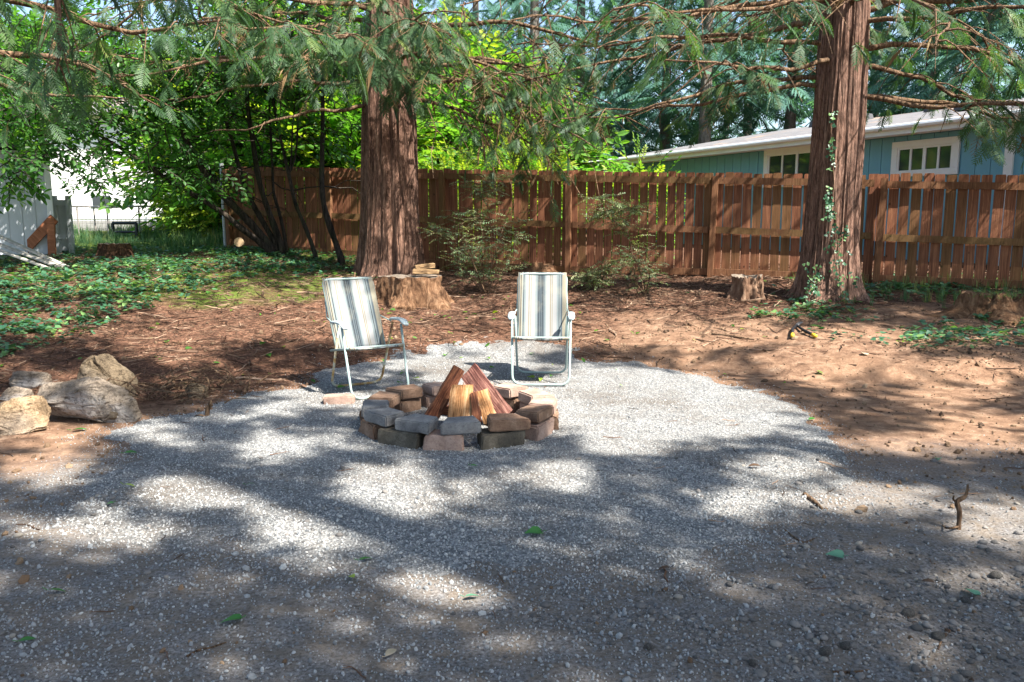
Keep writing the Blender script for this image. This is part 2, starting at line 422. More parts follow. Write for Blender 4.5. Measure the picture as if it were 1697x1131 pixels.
FRF = [frond_mesh('frond_far_%s' % 'ab'[i], M['frond_far'], 9, .36, .3, 2, 20+i, 1.3) for i in range(2)]
P_FR = [make_proto('spray_shape', m) for m in FR]; P_FRD = [make_proto('dry_spray_shape', m) for m in FRD]; P_FRF = [make_proto('far_spray_shape', m) for m in FRF]
P_TUFT = [make_proto('tuft_shape', tuft_mesh('tuft', M['frond'], FR[i], 6, .12, i)) for i in range(3)]
def leaf_outline(kind):
    if kind == 'oval': pts = [(0, 0), (.25, .19), (.55, .24), (.82, .14), (1, 0)]
    elif kind == 'ivy': pts = [(.0, .0), (-.08, .28), (.12, .52), (.38, .34), (.62, .30), (1, 0)]
    elif kind == 'heart': pts = [(.04, 0), (-.06, .2), (.08, .42), (.4, .44), (.75, .2), (1.05, 0)]
    return pts
def add_leaf(mb, O, D, U, L, kind='oval', fold=.25, curl=.1):
    """leaf with a folded midrib; O base, D direction, U up"""
    D = np.array(D, float); D /= np.linalg.norm(D); U = np.array(U, float); S_ = np.cross(D, U); S_ /= np.linalg.norm(S_)+1e-9; U = np.cross(S_, D)
    pts = leaf_outline(kind); n = len(pts); V = []
    for x, y in pts: V.append(O + L*(D*x + U*(-curl*x*x)))
    for sg in (1, -1):
        for x, y in pts[1:-1]: V.append(O + L*(D*x + S_*y*sg + U*(fold*y - curl*x*x)))
    m = n-2; F = []
    for sg, b in ((1, n), (-1, n+m)):
        ring = [(0, b, 1)]
        ring += [(i, b+i-1, b+i, i+1) for i in range(1, m)]
        ring += [(m, b+m-1, n-1)]
        F += ring if sg < 0 else [tuple(reversed(q)) for q in ring]
    mb.add(V, F)
def twig_leaves(name, mat, n, L, leaf, kind, seed, wood=None, droop=.2):
    r = random.Random(seed); mb = MB()
    pts = [np.array((L*t, 0.02*L*math.sin(5*t), -droop*L*t*t)) for t in np.linspace(0, 1, 5)]
    mb.tube(pts, [.006*L*4, .02*L, .016*L, .012*L, .006*L][0:5], 3, 1 if wood else 0, False)
    for i in range(n):
        t = (i+.6)/n; O = np.array((L*t, 0, -droop*L*t*t)); sg = 1 if i % 2 else -1
        a = R(r.uniform(35, 75))*sg
        add_leaf(mb, O, (math.cos(a), math.sin(a), r.uniform(-.5, .2)), (r.uniform(-.3, .3), r.uniform(-.3, .3), 1), leaf*r.uniform(.7, 1.15), kind)
    add_leaf(mb, np.array((L, 0, -droop*L)), (1, 0, -.2), (0, 0, 1), leaf, kind)
    return mb.mesh(name, [mat, wood] if wood else mat)
P_BROAD = [make_proto('leafy_twig_shape', twig_leaves('leafy_twig', M['leafbroad'], 9, .45, .12, 'oval', i, M['darkbark'])) for i in range(3)]
P_BRIGHT = [make_proto('bright_twig_shape', twig_leaves('bright_twig', M['leafbright'], 11, .6, .17, 'oval', 5+i, M['darkbark'])) for i in range(3)]
P_SHRUB = [make_proto('shrub_twig_shape', twig_leaves('shrub_twig', M['shrubleaf'], 11, .22, .035, 'oval', 8+i, M['limb'], .1)) for i in range(3)]
def ivy_proto(i):
    r = random.Random(i); mb = MB()
    for k in range(4):
        a = r.uniform(0, 2*PI); O = np.array((r.uniform(-.06, .06), r.uniform(-.06, .06), r.uniform(.02, .07)))
        add_leaf(mb, O, (math.cos(a), math.sin(a), r.uniform(-.25, .15)), (r.uniform(-.4, .4), r.uniform(-.4, .4), 1), r.uniform(.05, .075), 'ivy', .1)
    return make_proto('ivy_shape', mb.mesh('ivy', M['ivy']))
P_IVY = [ivy_proto(i) for i in range(4)]
def grass_proto(i):
    r = random.Random(i); mb = MB()
    for k in range(9):
        a = r.uniform(0, 2*PI); l = r.uniform(.5, 1); x, y = r.uniform(-.12, .12), r.uniform(-.12, .12); b = r.uniform(.1, .4)
        c, s = math.cos(a), math.sin(a); w = .012
        mb.add([(x-s*w, y+c*w, 0), (x+s*w, y-c*w, 0), (x+c*b*.4*l+s*w, y+s*b*.4*l-c*w, .55*l), (x+c*b*.4*l-s*w, y+s*b*.4*l+c*w, .55*l), (x+c*b*l, y+s*b*l, l*.95)], [(0, 1, 2, 3), (3, 2, 4)])
    return make_proto('grass_shape', mb.mesh('grass', M['grassblade']))
P_GRASS = [grass_proto(i) for i in range(3)]

# ---------------- stones
def ico(sub=1):
    import bmesh
    bm = bmesh.new(); bmesh.ops.create_icosphere(bm, subdivisions=sub, radius=1)
    V = np.array([v.co[:] for v in bm.verts]); F = [tuple(v.index for v in f.verts) for f in bm.faces]; bm.free(); return V, F
def stone_mesh(name, mat, sub=1, amp=.35, flat=.6, seed=0, smooth=False, cuts=0, freq=1.3):
    V, F = ico(sub); r = np.random.default_rng(seed)
    V = V*(1 + amp*fbm(V[:, 0]*freq, V[:, 1]*freq, V[:, 2]*freq+seed*3.7, seed, 3)[:, None])
    for k in range(cuts):
        n = r.normal(size=3); n /= np.linalg.norm(n); d = r.uniform(.55, .85)
        t = V @ n; V = np.where((t > d)[:, None], V - n*(t-d)[:, None]*.93, V)
    if amp > .1 and sub > 2: V = V*(1+.03*noise(V[:, 0]*7, V[:, 1]*7, V[:, 2]*7, seed)[:, None])
    V = V*np.array([1, r.uniform(.65, .95), flat])
    return MB().add(V, F).mesh(name, mat, smooth)
# ------------------------------------------------------------------ ground
def axis(dense, lo, hi, step, far, n):
    a = np.arange(lo, hi+step, step); k = np.linspace(0, 1, n)[1:]**2.2
    return np.concatenate([(lo-far*k)[::-1], a, hi+far*k])
gx = axis(0, -9.5, 9.5, .055, 130, 26); gy = np.concatenate([np.linspace(-14, 0.9, 14), np.arange(1.0, 14.5, .05), 14.5+.12*np.arange(1, 46), 19.9+150*np.linspace(0, 1, 30)[1:]**2.2])
GX, GY = np.meshgrid(gx, gy)
def in_poly(px, py, poly):
    """signed distance, positive inside (numpy)"""
    px = np.asarray(px, float); py = np.asarray(py, float); inside = np.zeros(px.shape, bool); dm = np.full(px.shape, 1e9)
    n = len(poly)
    for i in range(n):
        (x1, y1), (x2, y2) = poly[i], poly[(i+1) % n]
        c = ((y1 > py) != (y2 > py)) & (px < (x2-x1)*(py-y1)/(y2-y1+1e-12)+x1); inside ^= c
        dx, dy = x2-x1, y2-y1; t = np.clip(((px-x1)*dx+(py-y1)*dy)/(dx*dx+dy*dy+1e-12), 0, 1)
        dm = np.minimum(dm, np.hypot(px-x1-t*dx, py-y1-t*dy))
    return np.where(inside, dm, -dm)
PAD_PX = [(375,665),(430,652),(500,640),(520,622),(575,602),(640,597),(720,588),(800,580),(900,585),(1000,600),(1100,613),(1200,638),(1290,660),(1345,690),(1385,740),(1410,790),(1370,840),(1300,860),(1250,885),(1130,905),(1040,925),(900,945),(760,950),(640,940),(520,935),(380,915),(250,925),(150,890),(110,850),(170,800),(240,755),(150,715),(200,705),(300,690)]
def gflat(px, py):
    d = ray(px, py); t = -CAM_H/d[2]; return (d[0]*t, d[1]*t)
PAD = [gflat(*p) for p in PAD_PX]
def padmask(x, y):
    d = in_poly(x, y, PAD); return d + .22*fbm(x*1.6, y*1.6, 0, 31) + .12*fbm(x*7, y*7, 0, 32)
def needle(x, y):      # reddish litter of needles: the bank, left and middle
    n = .25*fbm(x*.8, y*.8, 0, 41)
    m = sst(6.3, 7.4, y + .35*np.clip(-x-1.5, -1, 3) + n*2)
    right = sst(.3, 1.6, x + n*2)*(1-sst(9.2, 10.6, y+n*3))
    return np.clip(m*(1-right*.9), 0, 1)
def greyzone(x, y): return (1-sst(4.4, 5.8, y + .45*np.clip(np.abs(x)-1.8, 0, 2) + .5*fbm(x, y, 0, 43)))
def mossy(x, y):
    n = fbm(x*.9, y*.9, 0, 47)
    return sst(-.2, .5, n + 1.2*sst(1.0, 3.2, -x-.2)*sst(9.0, 11, y)*1.2 - .75)
GZ = H(GX, GY)
m = NT('ground_dirt'); v = m.tc()
n1 = m.noise(1.1, 6, .65, v); n2 = m.noise(7, 8, .75, v, .4); n3 = m.noise(70, 4, .7, v); vo = m.voro(55, v); vo2 = m.voro(130, v)
dirt = m.ramp(n2, [(.32, srgb('46342A')), (.5, srgb('7E6350')), (.68, srgb('AC9078'))])
dirt = m.mix(m.ramp(n1, [(.4, 0.0), (.7, .6)]), dirt, srgb('8E7058'))
ndl = m.ramp(m.noise(22, 6, .75, v, 1.2), [(.3, srgb('2A1D18')), (.5, srgb('5E4335')), (.66, srgb('94705A'))])
gry = m.ramp(n3, [(.3, srgb('545352')), (.55, srgb('807E7D')), (.75, srgb('9F9D9A'))])
gry = m.mix(m.ramp(n2, [(.38, 0.0), (.6, .85)]), gry, srgb('776C60'))
grn = m.ramp(n2, [(.3, srgb('2C3A18')), (.7, srgb('6B7D33'))])
col = m.mix(m.attr('grey'), dirt, gry); col = m.mix(m.attr('needle'), col, ndl); col = m.mix(m.attr('moss'), col, grn)
col = m.mix(m.ramp(n3, [(.35, .35), (.55, 0.0)]), col, srgb('3A2C22'))
bp = m.bump(m.noise(14, 6, .7, v), .6, .03); bp = m.bump(n3, .8, .008, bp); bp = m.bump(vo2, .4, .004, bp)
MG = m.done(col, .97, bp, .12)
me = grid_mesh('ground', GX, GY, GZ, MG, attrs={'needle': needle(GX, GY), 'grey': greyzone(GX, GY), 'moss': mossy(GX, GY)*sst(8, 10, GY)})
tag(inst('ground', me), kind='structure')
# gravel pad: a thin spread of crushed stone that feathers out into the dirt
m = NT('crushed_gravel'); v = m.tc()
n3 = m.noise(60, 5, .75, v); vo = m.voro(75, v, out='Color'); vd = m.voro(75, v)
sep = m.n('SeparateColor'); m.l(vo, sep.inputs[0])
c = m.ramp(sep.outputs[0], [(.0, srgb('6E7072')), (.5, srgb('A2A4A4')), (1.0, srgb('CCCAC6'))])
c = m.mix(m.ramp(m.noise(1.7, 5, .6, v), [(.35, 0.0), (.75, .5)]), c, srgb('8F8A82'))
c = m.mix(m.ramp(m.noise(.9, 6, .7, v), [(.48, 0.0), (.64, .7)]), c, srgb('75685A'))
c = m.mix(m.ramp(vd, [(.0, 0.0), (.55, .6)]), c, srgb('404040'))
bp = m.bump(vd, .9, .008); bp = m.bump(n3, .6, .008, bp); bp = m.bump(m.noise(9, 4, .6, v), .5, .02, bp)
MPAD = m.done(c, .95, bp, .15)
px_, py_ = np.arange(-3.6, 3.3, .04), np.arange(2.9, 9.2, .04); X, Y = np.meshgrid(px_, py_)
pm = padmask(X, Y)
Z = H(X, Y)*1.0 + np.clip(pm*.10, -.10, .014) + .006*fbm(X*6, Y*6, 0, 51)
tag(inst('gravel_pad', grid_mesh('gravel_pad', X, Y, Z, MPAD)), 'pale crushed gravel spread over the dirt around the fire pit', kind='structure')
def surf(x, y):
    pmv = padmask(x, y); zp = H(x, y) + np.clip(pmv*.10, -.1, .014) + .006*fbm(x*6, y*6, 0, 51)
    return np.maximum(H(x, y), np.where(pmv > -.4, zp, -9))
def s1(x, y): return float(surf(np.array([x]), np.array([y]))[0])

# ------------------------------------------------------------------ loose stones and litter (uncountable: stuff)
def stone_mat(name, a, b, c, d=None):
    m = NT(name); t = m.attr('tint', 'INSTANCER'); st = [(0, a), (.4, b), (.8, c)] + ([(1.0, d)] if d else [])
    col = m.ramp(t, st); n = m.noise(2.5, 4, .6, m.tc()); col = m.mix(m.math('MULTIPLY', n, .5), col, tuple(k*.55 for k in b))
    return m.done(col, .88, m.bump(n, .3, .05), .25)
MS_G = stone_mat('crushed_stone', srgb('64676A'), srgb('A0A2A2'), srgb('BFBEBA'), srgb('CFCCC6'))
MS_P = stone_mat('river_pebble', srgb('4E4C4A'), srgb('76726E'), srgb('8E8882'), srgb('A39A8C'))
MS_D = stone_mat('dirt_clod', srgb('3E3026'), srgb('6A5542'), srgb('846C55'), srgb('9A846C'))
P_CR = [make_proto('crushed_stone_shape', stone_mesh('crushed_stone', MS_G, 1, .45, .6, i)) for i in range(4)]
P_PB = [make_proto('pebble_shape', stone_mesh('pebble', MS_P, 2, .16, .55, 10+i, True)) for i in range(4)]
P_CL = [make_proto('clod_shape', stone_mesh('clod', MS_D, 1, .5, .7, 20+i)) for i in range(3)]
def inframe(x, y, z, m=60):
    px, py, f = topx(np.stack([x, y, z], 1)); return (f > .3) & (px > -m) & (px < 1697+m) & (py > -m) & (py < 1131+m)
def samp(n, x0, x1, y0, y1, dens, pw=1.0):
    y = y0 + (y1-y0)*rng.random(n)**pw; x = x0 + (x1-x0)*rng.random(n)
    k = (rng.random(n) < dens(x, y)); x, y = x[k], y[k]; z = surf(x, y); k = inframe(x, y, z, 100)
    return x[k], y[k], z[k]
def rot3(n): return rng.random((n, 3))*2*PI
x, y, z = samp(330000, -5, 5, 1.9, 8.8, lambda x, y: np.clip(sst(-.35, .2, padmask(x, y)) + .6*greyzone(x, y)*(1-.45*sst(.3, 1.6, x))*(padmask(x, y) < 0)*sst(-.7, .4, fbm(x*1.2, y*1.2, 0, 61)), 0, 1), 1.2)
s = .0034*np.exp(rng.normal(0, .42, len(x)))*(1+.2*(y < 4)); k = rng.random(len(x)) < np.clip(1.15-.1*y, .3, 1); x, y, z, s = x[k], y[k], z[k], s[k]
ld = tag(scatter('crushed_gravel', P_CR, np.stack([x, y, z+.3*s], 1), rot3(len(x)), s, tint=rng.random(len(x))*np.where(padmask(x, y) > -.1, 1.0, .72)), 'loose crushed grey gravel lying on the pad')
x, y, z = samp(60000, -4, 4, 1.8, 4.7, lambda x, y: np.clip(1.0*(1-sst(2.5, 3.4, y-.12*x)) + .12, 0, 1)*sst(-.5, .3, fbm(x*1.1, y*1.1, 0, 66)+.25*x*.4)*.65)
s = np.clip(.0058*np.exp(rng.normal(0, .55, len(x))), .0035, .022)
rt = np.stack([rng.normal(0, .25, len(x)), rng.normal(0, .25, len(x)), rng.random(len(x))*2*PI], 1)
tag(scatter('river_pebbles', P_PB, np.stack([x, y, z+.22*s], 1), rt, s), 'rounded grey river pebbles strewn over the foreground dirt')
x, y, z = samp(60000, -7, 9, 2, 12.5, lambda x, y: (padmask(x, y) < .02)*(.22 + .75*sst(.0, .5, fbm(x*.9, y*.9, 0, 68)))*(1-.3*needle(x, y))*(1-.75*greyzone(x, y)), .8)
s = .007*np.exp(rng.normal(0, .6, len(x))); s = np.clip(s, .003, .032)
tag(scatter('dirt_clods', P_CL, np.stack([x, y, z+.2*s], 1), rot3(len(x)), s), 'crumbled brown clods of dirt')
# dry needles and twigs
MTW = m_leaf('dry_twig', (.045, .028, .02), (.17, .095, .06), (.42, .29, .20), .85, 0.0, .15)
def twig_proto(i, curved=True):
    r = random.Random(40+i); mb = MB(); n = 5; p = np.zeros(3); a = 0; pts = []
    for k in range(n): pts.append(p.copy()); a += r.uniform(-.5, .5); p = p + np.array((math.cos(a), math.sin(a), r.uniform(-.06, .10)))*.25
    mb.tube(pts, [.022, .026, .022, .018, .006], 3, 0, False)
    for k in (1, 2, 3):
        if r.random() < .7:
            a2 = a + r.choice((-1, 1))*r.uniform(.5, 1.1); q = pts[k]; mb.tube([q, q+np.array((math.cos(a2), math.sin(a2), .12))*r.uniform(.12, .3)], [.016, .006], 3, 0, False)
    return make_proto('twig_shape', mb.mesh('twig', MTW))
P_TW = [twig_proto(i) for i in range(5)]
x, y, z = samp(120000, -9, 9, 6.0, 15.5, lambda x, y: (padmask(x, y) < -.03)*np.clip(needle(x, y)*.85 + .03, 0, 1), 1.0)
k = rng.random(len(x)) < .62; x, y, z = x[k], y[k], z[k]
s = .10*np.exp(rng.normal(0, .45, len(x))); rt = np.stack([rng.normal(0, .2, len(x)), rng.normal(0, .16, len(x)), rng.random(len(x))*2*PI], 1)
tag(scatter('needle_litter', P_TW, np.stack([x, y, z+.008], 1), rt, s), 'reddish brown needles and dead cedar twigs covering the bank')
x, y, z = samp(2600, -9, 9, 6.6, 14, lambda x, y: (padmask(x, y) < -.05)*np.clip(.15+needle(x, y), 0, 1)); s = np.clip(.16*np.exp(rng.normal(0, .5, len(x))), .05, .5)
tag(scatter('dead_twigs', P_TW, np.stack([x, y, z+.012], 1), np.stack([rng.normal(0, .1, len(x)), rng.normal(0, .1, len(x)), rng.random(len(x))*2*PI], 1), s, tint=rng.random(len(x))**.6), 'longer bare twigs lying on the bank')
x, y, z = samp(260, -4, 5, 2, 7, lambda x, y: .6+0*x); s = np.clip(.08*np.exp(rng.normal(0, .5, len(x))), .03, .22)
tag(scatter('yard_twigs', P_TW, np.stack([x, y, z+.006], 1), np.stack([0*x, 0*x, rng.random(len(x))*2*PI], 1), s), 'short dry twigs on gravel and dirt')
# ground ivy on the left bank and along the fence
def ivyd(x, y):
    px, py, f = topx(np.stack([x, y, surf(x, y)], 1)); n = fbm(x*1.1, y*1.1, 0, 71)
    a = sst(0, 60, py-(400))*(1-sst(-10, 40, py-(575-.33*px)))*sst(-.75, .25, n+.5-.0012*px)          # left bank
    a = np.maximum(a, .9*np.exp(-((px-470)/130)**2-((py-425)/26)**2))
    b = np.exp(-((px-1350)/75)**2-((py-512)/20)**2)*.85 + np.exp(-((px-1560)/95)**2-((py-560)/13)**2)*.8 + np.exp(-((px-1500)/130)**2-((py-478)/12)**2)*.8 + np.exp(-((px-1650)/60)**2-((py-545)/22)**2)*.35
    return np.clip(np.maximum(a, b)*(.35+.75*(fbm(x*2.3, y*2.3, 0, 72) > -.05)), 0, 1)
x, y, z = samp(90000, -10.5, 9.5, 7.2, 17, ivyd)
k = rng.random(len(x)) < .5; x, y, z = x[k], y[k], z[k]
s = rng.uniform(.45, 1.0, len(x))
tag(scatter('ground_ivy', P_IVY, np.stack([x, y, z+.01], 1), np.stack([rng.normal(0, .2, len(x)), rng.normal(0, .2, len(x)), rng.random(len(x))*2*PI], 1), s), 'glossy green ivy creeping over the bank')
# weeds in the back left
x, y, z = samp(9000, -13, -3.0, 14.5, 24, lambda x, y: sst(-.5, .3, fbm(x*.7, y*.7, 0, 77)+.35)*((x < -5.9) | (y > 17.6))*1.0)
s = rng.uniform(.08, .42, len(x))*(.45+.7*sst(-.3, .5, fbm(x*1.3, y*1.3, 0, 79)))*(.7+.4*(y > 17))
tag(scatter('weeds', P_GRASS, np.stack([x, y, z], 1), np.stack([0*x, 0*x, rng.random(len(x))*2*PI], 1), s, tint=rng.random(len(x))**1.2), 'tall blue-green weeds growing below the wire fence')
x, y, z = samp(900, 4.2, 9, 10, 12.6, lambda x, y: .35+0*x); s = rng.uniform(.08, .28, len(x))
tag(scatter('grass', P_GRASS, np.stack([x, y, z], 1), np.stack([0*x, 0*x, rng.random(len(x))*2*PI], 1), s), 'thin grass tufts along the foot of the fence')
# small fallen leaves of the bank
def fallen_proto(i):
    mb = MB(); add_leaf(mb, np.array((-.5, 0, .05)), (1, 0, .1), (0, .2*i-.2, 1), 1.0, 'heart' if i else 'oval', .25, .15); return make_proto('fallen_leaf_shape', mb.mesh('fallen_leaf', M['leafbright']))
P_FL = [fallen_proto(i) for i in range(3)]
x, y, z = samp(420, -8, 8, 6.6, 12, lambda x, y: .25+.75*(x < 1))
tag(scatter('fallen_leaves', P_FL, np.stack([x, y, z+.015], 1), np.stack([rng.normal(0, .3, len(x)), rng.normal(0, .3, len(x)), rng.random(len(x))*2*PI], 1), rng.uniform(.035, .075, len(x))), 'small yellow-green leaves fallen on the bank')
# ------------------------------------------------------------------ wooden fence
def m_board(name, a, b, c, mossamt, metal=0):
    m = NT(name); r = rnd(m); v0 = m.tc()
    add = m.n('VectorMath'); add.operation = 'ADD'; cmb = m.n('CombineXYZ'); m.val(cmb.inputs[0], m.math('MULTIPLY', r, 37.0)); m.val(cmb.inputs[2], m.math('MULTIPLY', r, 91.0))
    m.l(v0, add.inputs[0]); m.l(cmb.outputs[0], add.inputs[1])
    mp = m.n('Mapping'); m.l(add.outputs[0], mp.inputs[0]); mp.inputs['Scale'].default_value = (1, 1, .06)
    g = m.noise(60, 6, .7, mp.outputs[0], .4); big = m.noise(2.2, 4, .6, add.outputs[0]); kn = m.voro(5.5, add.outputs[0])
    col = m.ramp(g, [(.3, a), (.52, b), (.75, c)])
    col = m.mix(m.ramp(r, [(0, .0), (1, .45)]), col, tuple(k*.45 for k in b))
    col = m.mix(m.ramp(big, [(.5, 0.0), (.75, .55)]), col, tuple(k*.35 for k in b))
    col = m.mix(m.ramp(kn, [(.03, .9), (.09, 0.0)]), col, (.02, .01, .006))
    if mossamt: col = m.mix(m.ramp(m.math('MULTIPLY', m.noise(1.4, 4, .7, add.outputs[0]), m.math('ADD', r, .35)), [(.42, 0.0), (.62, mossamt)]), col, (.14, .17, .035))
    return m.done(col, .85, m.bump(g, .5, .006), .2)
MBRD = m_board('stained_fence_board', srgb('54342A'), srgb('8A5B43'), srgb('C08A66'), .14)
MRAIL = m_board('fence_rail_wood', srgb('553A2C'), srgb('80593F'), srgb('A8805F'), .15)
fence = empty('wooden_fence', (F0[0], F0[1], h1(*F0)), 'tall reddish brown board fence with three rails closing off the back of the yard', 'fence')
FO = Vector(fence.location)
fang = math.atan2(FD[1], FD[0]); SEC = float(np.linalg.norm(FD))
def ftop(k): return 2.39 - .085*k + (.02 if k > 3 else 0)
def fbot(k): return float(Hbase(*fence_pt(k))) - .02
board_meshes = []
for i in range(4):
    r = random.Random(i); mb = MB(); w, t = .137, .017
    # board with clipped top corners, slight cup
    prof = [(-w/2, 0), (w/2, 0), (w/2, .988), (w/2-.008+r.uniform(-.004, .004), 1), (-w/2+.008, 1), (-w/2, .986)]
    V = [(x, -t/2, z) for x, z in prof] + [(x, t/2, z) for x, z in prof]; n = 6
    F = [tuple(range(n)), tuple(range(2*n-1, n-1, -1))] + [(i_, i_+n, (i_+1) % n+n, (i_+1) % n) for i_ in range(n)]
    mb.add(V, F); board_meshes.append(mb.mesh('board', MBRD))
k0, k1 = -2, 4.6; nb = 16
for k in range(k0, 5):
    for j in range(nb):
        kk = k + (j+.5)/nb
        if kk > k1: break
        p = fence_pt(kk); zt = ftop(kk) + random.uniform(-.012, .012); zb = fbot(kk) + random.uniform(-.01, .03)
        inst('board', random.choice(board_meshes), fence, Vector((p[0]-FN[0]*.03, p[1]-FN[1]*.03, zb))-FO, (random.gauss(0, .004), random.gauss(0, .006), fang+random.gauss(0, .02)), (random.uniform(.95, 1.035), 1, (zt-zb)))
Mz = Matrix.Rotation(fang, 3, 'Z')
post_me = MB().box((0, 0, .5), (.09, .09, 1)).mesh('post', MRAIL)
for k in range(k0, 5):
    p = fence_pt(k if k != 3 else 3.02); p = p + FN*.045
    o = inst('post', post_me, fence, Vector((p[0], p[1], fbot(k)-.05))-FO, (random.gauss(0, .012), random.gauss(0, .01), fang), (1, 1, ftop(k)-.06-fbot(k)+.05))
for k in range(k0, 5):
    for j, dz in enumerate((-.13, -.92, -1.72)):
        a, b = fence_pt(k+.022), fence_pt(min(k+.978, k1)); za, zb = ftop(k)+dz, ftop(k+1)+dz
        if k >= 3: za -= .02; zb -= .03
        if j == 2: za = max(za, fbot(k)+.1); zb = max(zb, fbot(k+1)+.1)
        c = (a+b)/2 + FN*(.006 + .018); L = float(np.linalg.norm(b-a))
        Mx = Matrix.Rotation(fang, 3, 'Z') @ Matrix.Rotation(-math.atan2(zb-za, L), 3, 'Y')
        mb = MB().box((0, 0, 0), (L, .038, .105))
        inst('rail', mb.mesh('rail', MRAIL), fence, Vector((c[0], c[1], (za+zb)/2))-FO, Mx.to_euler())
# pale end post at the left end
p = fence_pt(-2.06); MGREY = m_plain('grey_metal_post', (.42, .45, .46), .5, .1, 6, .1, .3)
inst('end_post', MB().tube([(0, 0, 0), (0, 0, 1.75)], .04, 10).mesh('end_post', MGREY), fence, Vector((p[0], p[1], fbot(-2)-.02))-FO)

# ------------------------------------------------------------------ blue house behind the fence
MSID = m_plain('blue_siding', (.17, .39, .50), .6, .08, 3, .15)
MWHT = m_plain('white_trim', (.80, .82, .83), .5, .04, 4, .05)
MROOF = NT('roof_shingles'); v = MROOF.tc()
br = MROOF.n('TexBrick'); MROOF.l(v, br.inputs['Vector']); br.inputs['Scale'].default_value = 1.0; br.inputs['Brick Width'].default_value = .33; br.inputs['Row Height'].default_value = .14; br.inputs['Mortar Size'].default_value = .006
br.inputs['Color1'].default_value = (.13, .13, .14, 1); br.inputs['Color2'].default_value = (.20, .19, .19, 1); br.inputs['Mortar'].default_value = (.12, .12, .12, 1)
cr = MROOF.mix(MROOF.ramp(MROOF.noise(.8, 5, .7, v), [(.55, 0.0), (.72, .75)]), br.outputs[0], (.42, .25, .13))
cr = MROOF.mix(MROOF.ramp(MROOF.noise(30, 3, .7, v), [(.4, .25), (.6, 0.0)]), cr, (.1, .1, .1))
MROOF = MROOF.done(cr, .9, MROOF.bump(br.outputs['Fac'], .5, .01), .2)
MGLASS = NT('window_glass'); g = MGLASS.done((.03, .04, .05), .06, None, .9); MGLASS = g
HA = np.array([9.55, 14.6]); HB = np.array([4.55, 23.9]); HD = (HB-HA)/np.linalg.norm(HB-HA); HN = np.array([-HD[1], HD[0]])   # HN: away from camera?
if HN @ HA < 0: HN = -HN
HD0 = HA - HD*2.5; HLEN = float(np.linalg.norm(HB-HD0)) + 2.6
house = empty('blue_house', (HD0[0], HD0[1], h1(*HD0)), 'low blue-green house with grey shingle roof and white windows behind the fence', 'house')
hrz = math.atan2(HD[1], HD[0]); house.rotation_euler = (0, 0, hrz)
HZ = float(house.location.z); EAVE = 3.33 - HZ
# local frame: x along the wall (towards the far left end), +y is ... keep sign so that outside is -ysg
ysg = 1 if (Matrix.Rotation(hrz, 2) @ Vector((0, 1))).dot(Vector(HN)) > 0 else -1
def hy(d): return ysg*d            # d>0: into the house
s0 = .30; wins = []
def s_at_px(px, d=0.0):            # where along the wall a pixel column falls
    u = (px-848.5)/FOC; lo, hi = 0, HLEN+4
    for _ in range(40):
        mid = (lo+hi)/2; P = HD0 + HD*mid
        q = topx((P[0], P[1], 2.4))[0][0]
        if q > px: lo = mid
        else: hi = mid
    return (lo+hi)/2
W2a, W2b = s_at_px(1584), s_at_px(1473); W1a, W1b = s_at_px(1375), s_at_px(1262)
wz2 = (1.0, 2.0); 
def ztop_at(px, py, s):
    P = HD0 + HD*s; d = ray(px, py); return CAM_H + d[2]*P[1]/d[1] - HZ
T2 = ztop_at(1530, 231, (W2a+W2b)/2); B2 = ztop_at(1530, 290, (W2a+W2b)/2)
T1 = ztop_at(1300, 249, W1b); 
wins = [(W2a, W2b, B2-.02, T2), (W1a, W1b, B2-.1, T1)]
soff = .40
mb = MB().box((HLEN/2, hy(2.6), (EAVE)/2), (HLEN-.02, 5.0, EAVE-.01)); mb.build('wall', MSID, house)
pl = MB().box((0, 0, 0), (.286, .02, 1)).mesh('plank', MSID)
ns = int(HLEN/.30)
for i in range(ns):
    xc = (i+.5)*.30; 
    segs = [(0.0, EAVE-.12)]
    for (a, b, z0, z1) in wins:
        if xc+.14 > a+.02 and xc-.14 < b-.02: segs = [(z1, EAVE-.12)]
    for a, b in segs: inst('plank', pl, house, (xc, hy(.088), (a+b)/2), (0, 0, 0), (1, 1, b-a))
for (a, b, z0, z1) in wins:
    wnd = empty('window', ((a+b)/2, hy(.06), (z0+z1)/2)); wnd.parent = house
    w, hh = b-a, z1-z0; t = .13
    fr = MB()
    fr.box((0, 0, hh/2-t/2), (w, .05, t)).box((0, 0, -hh/2+t/2), (w, .05, t)).box((-w/2+t/2, 0, 0), (t, .05, hh-2*t-.004)).box((w/2-t/2, 0, 0), (t, .05, hh-2*t-.004))
    fr.build('frame', MWHT, wnd, bevel=.004)
    iw, ih = w-2*t, hh-2*t; sh = MB()
    for xx in (-iw/2+.02, -iw/4, 0, iw/4, iw/2-.02): sh.box((xx, hy(.01), 0), (.045 if xx else .07, .03, ih))
    sh.box((0, hy(.012), ih/2-.02), (iw, .022, .04)); sh.build('sash', MWHT, wnd)
    for sx in (-1, 1): MB().box((sx*iw/4, hy(.02), 0), (iw/2-.01, .006, ih-.01)).build('pane', MGLASS, wnd)
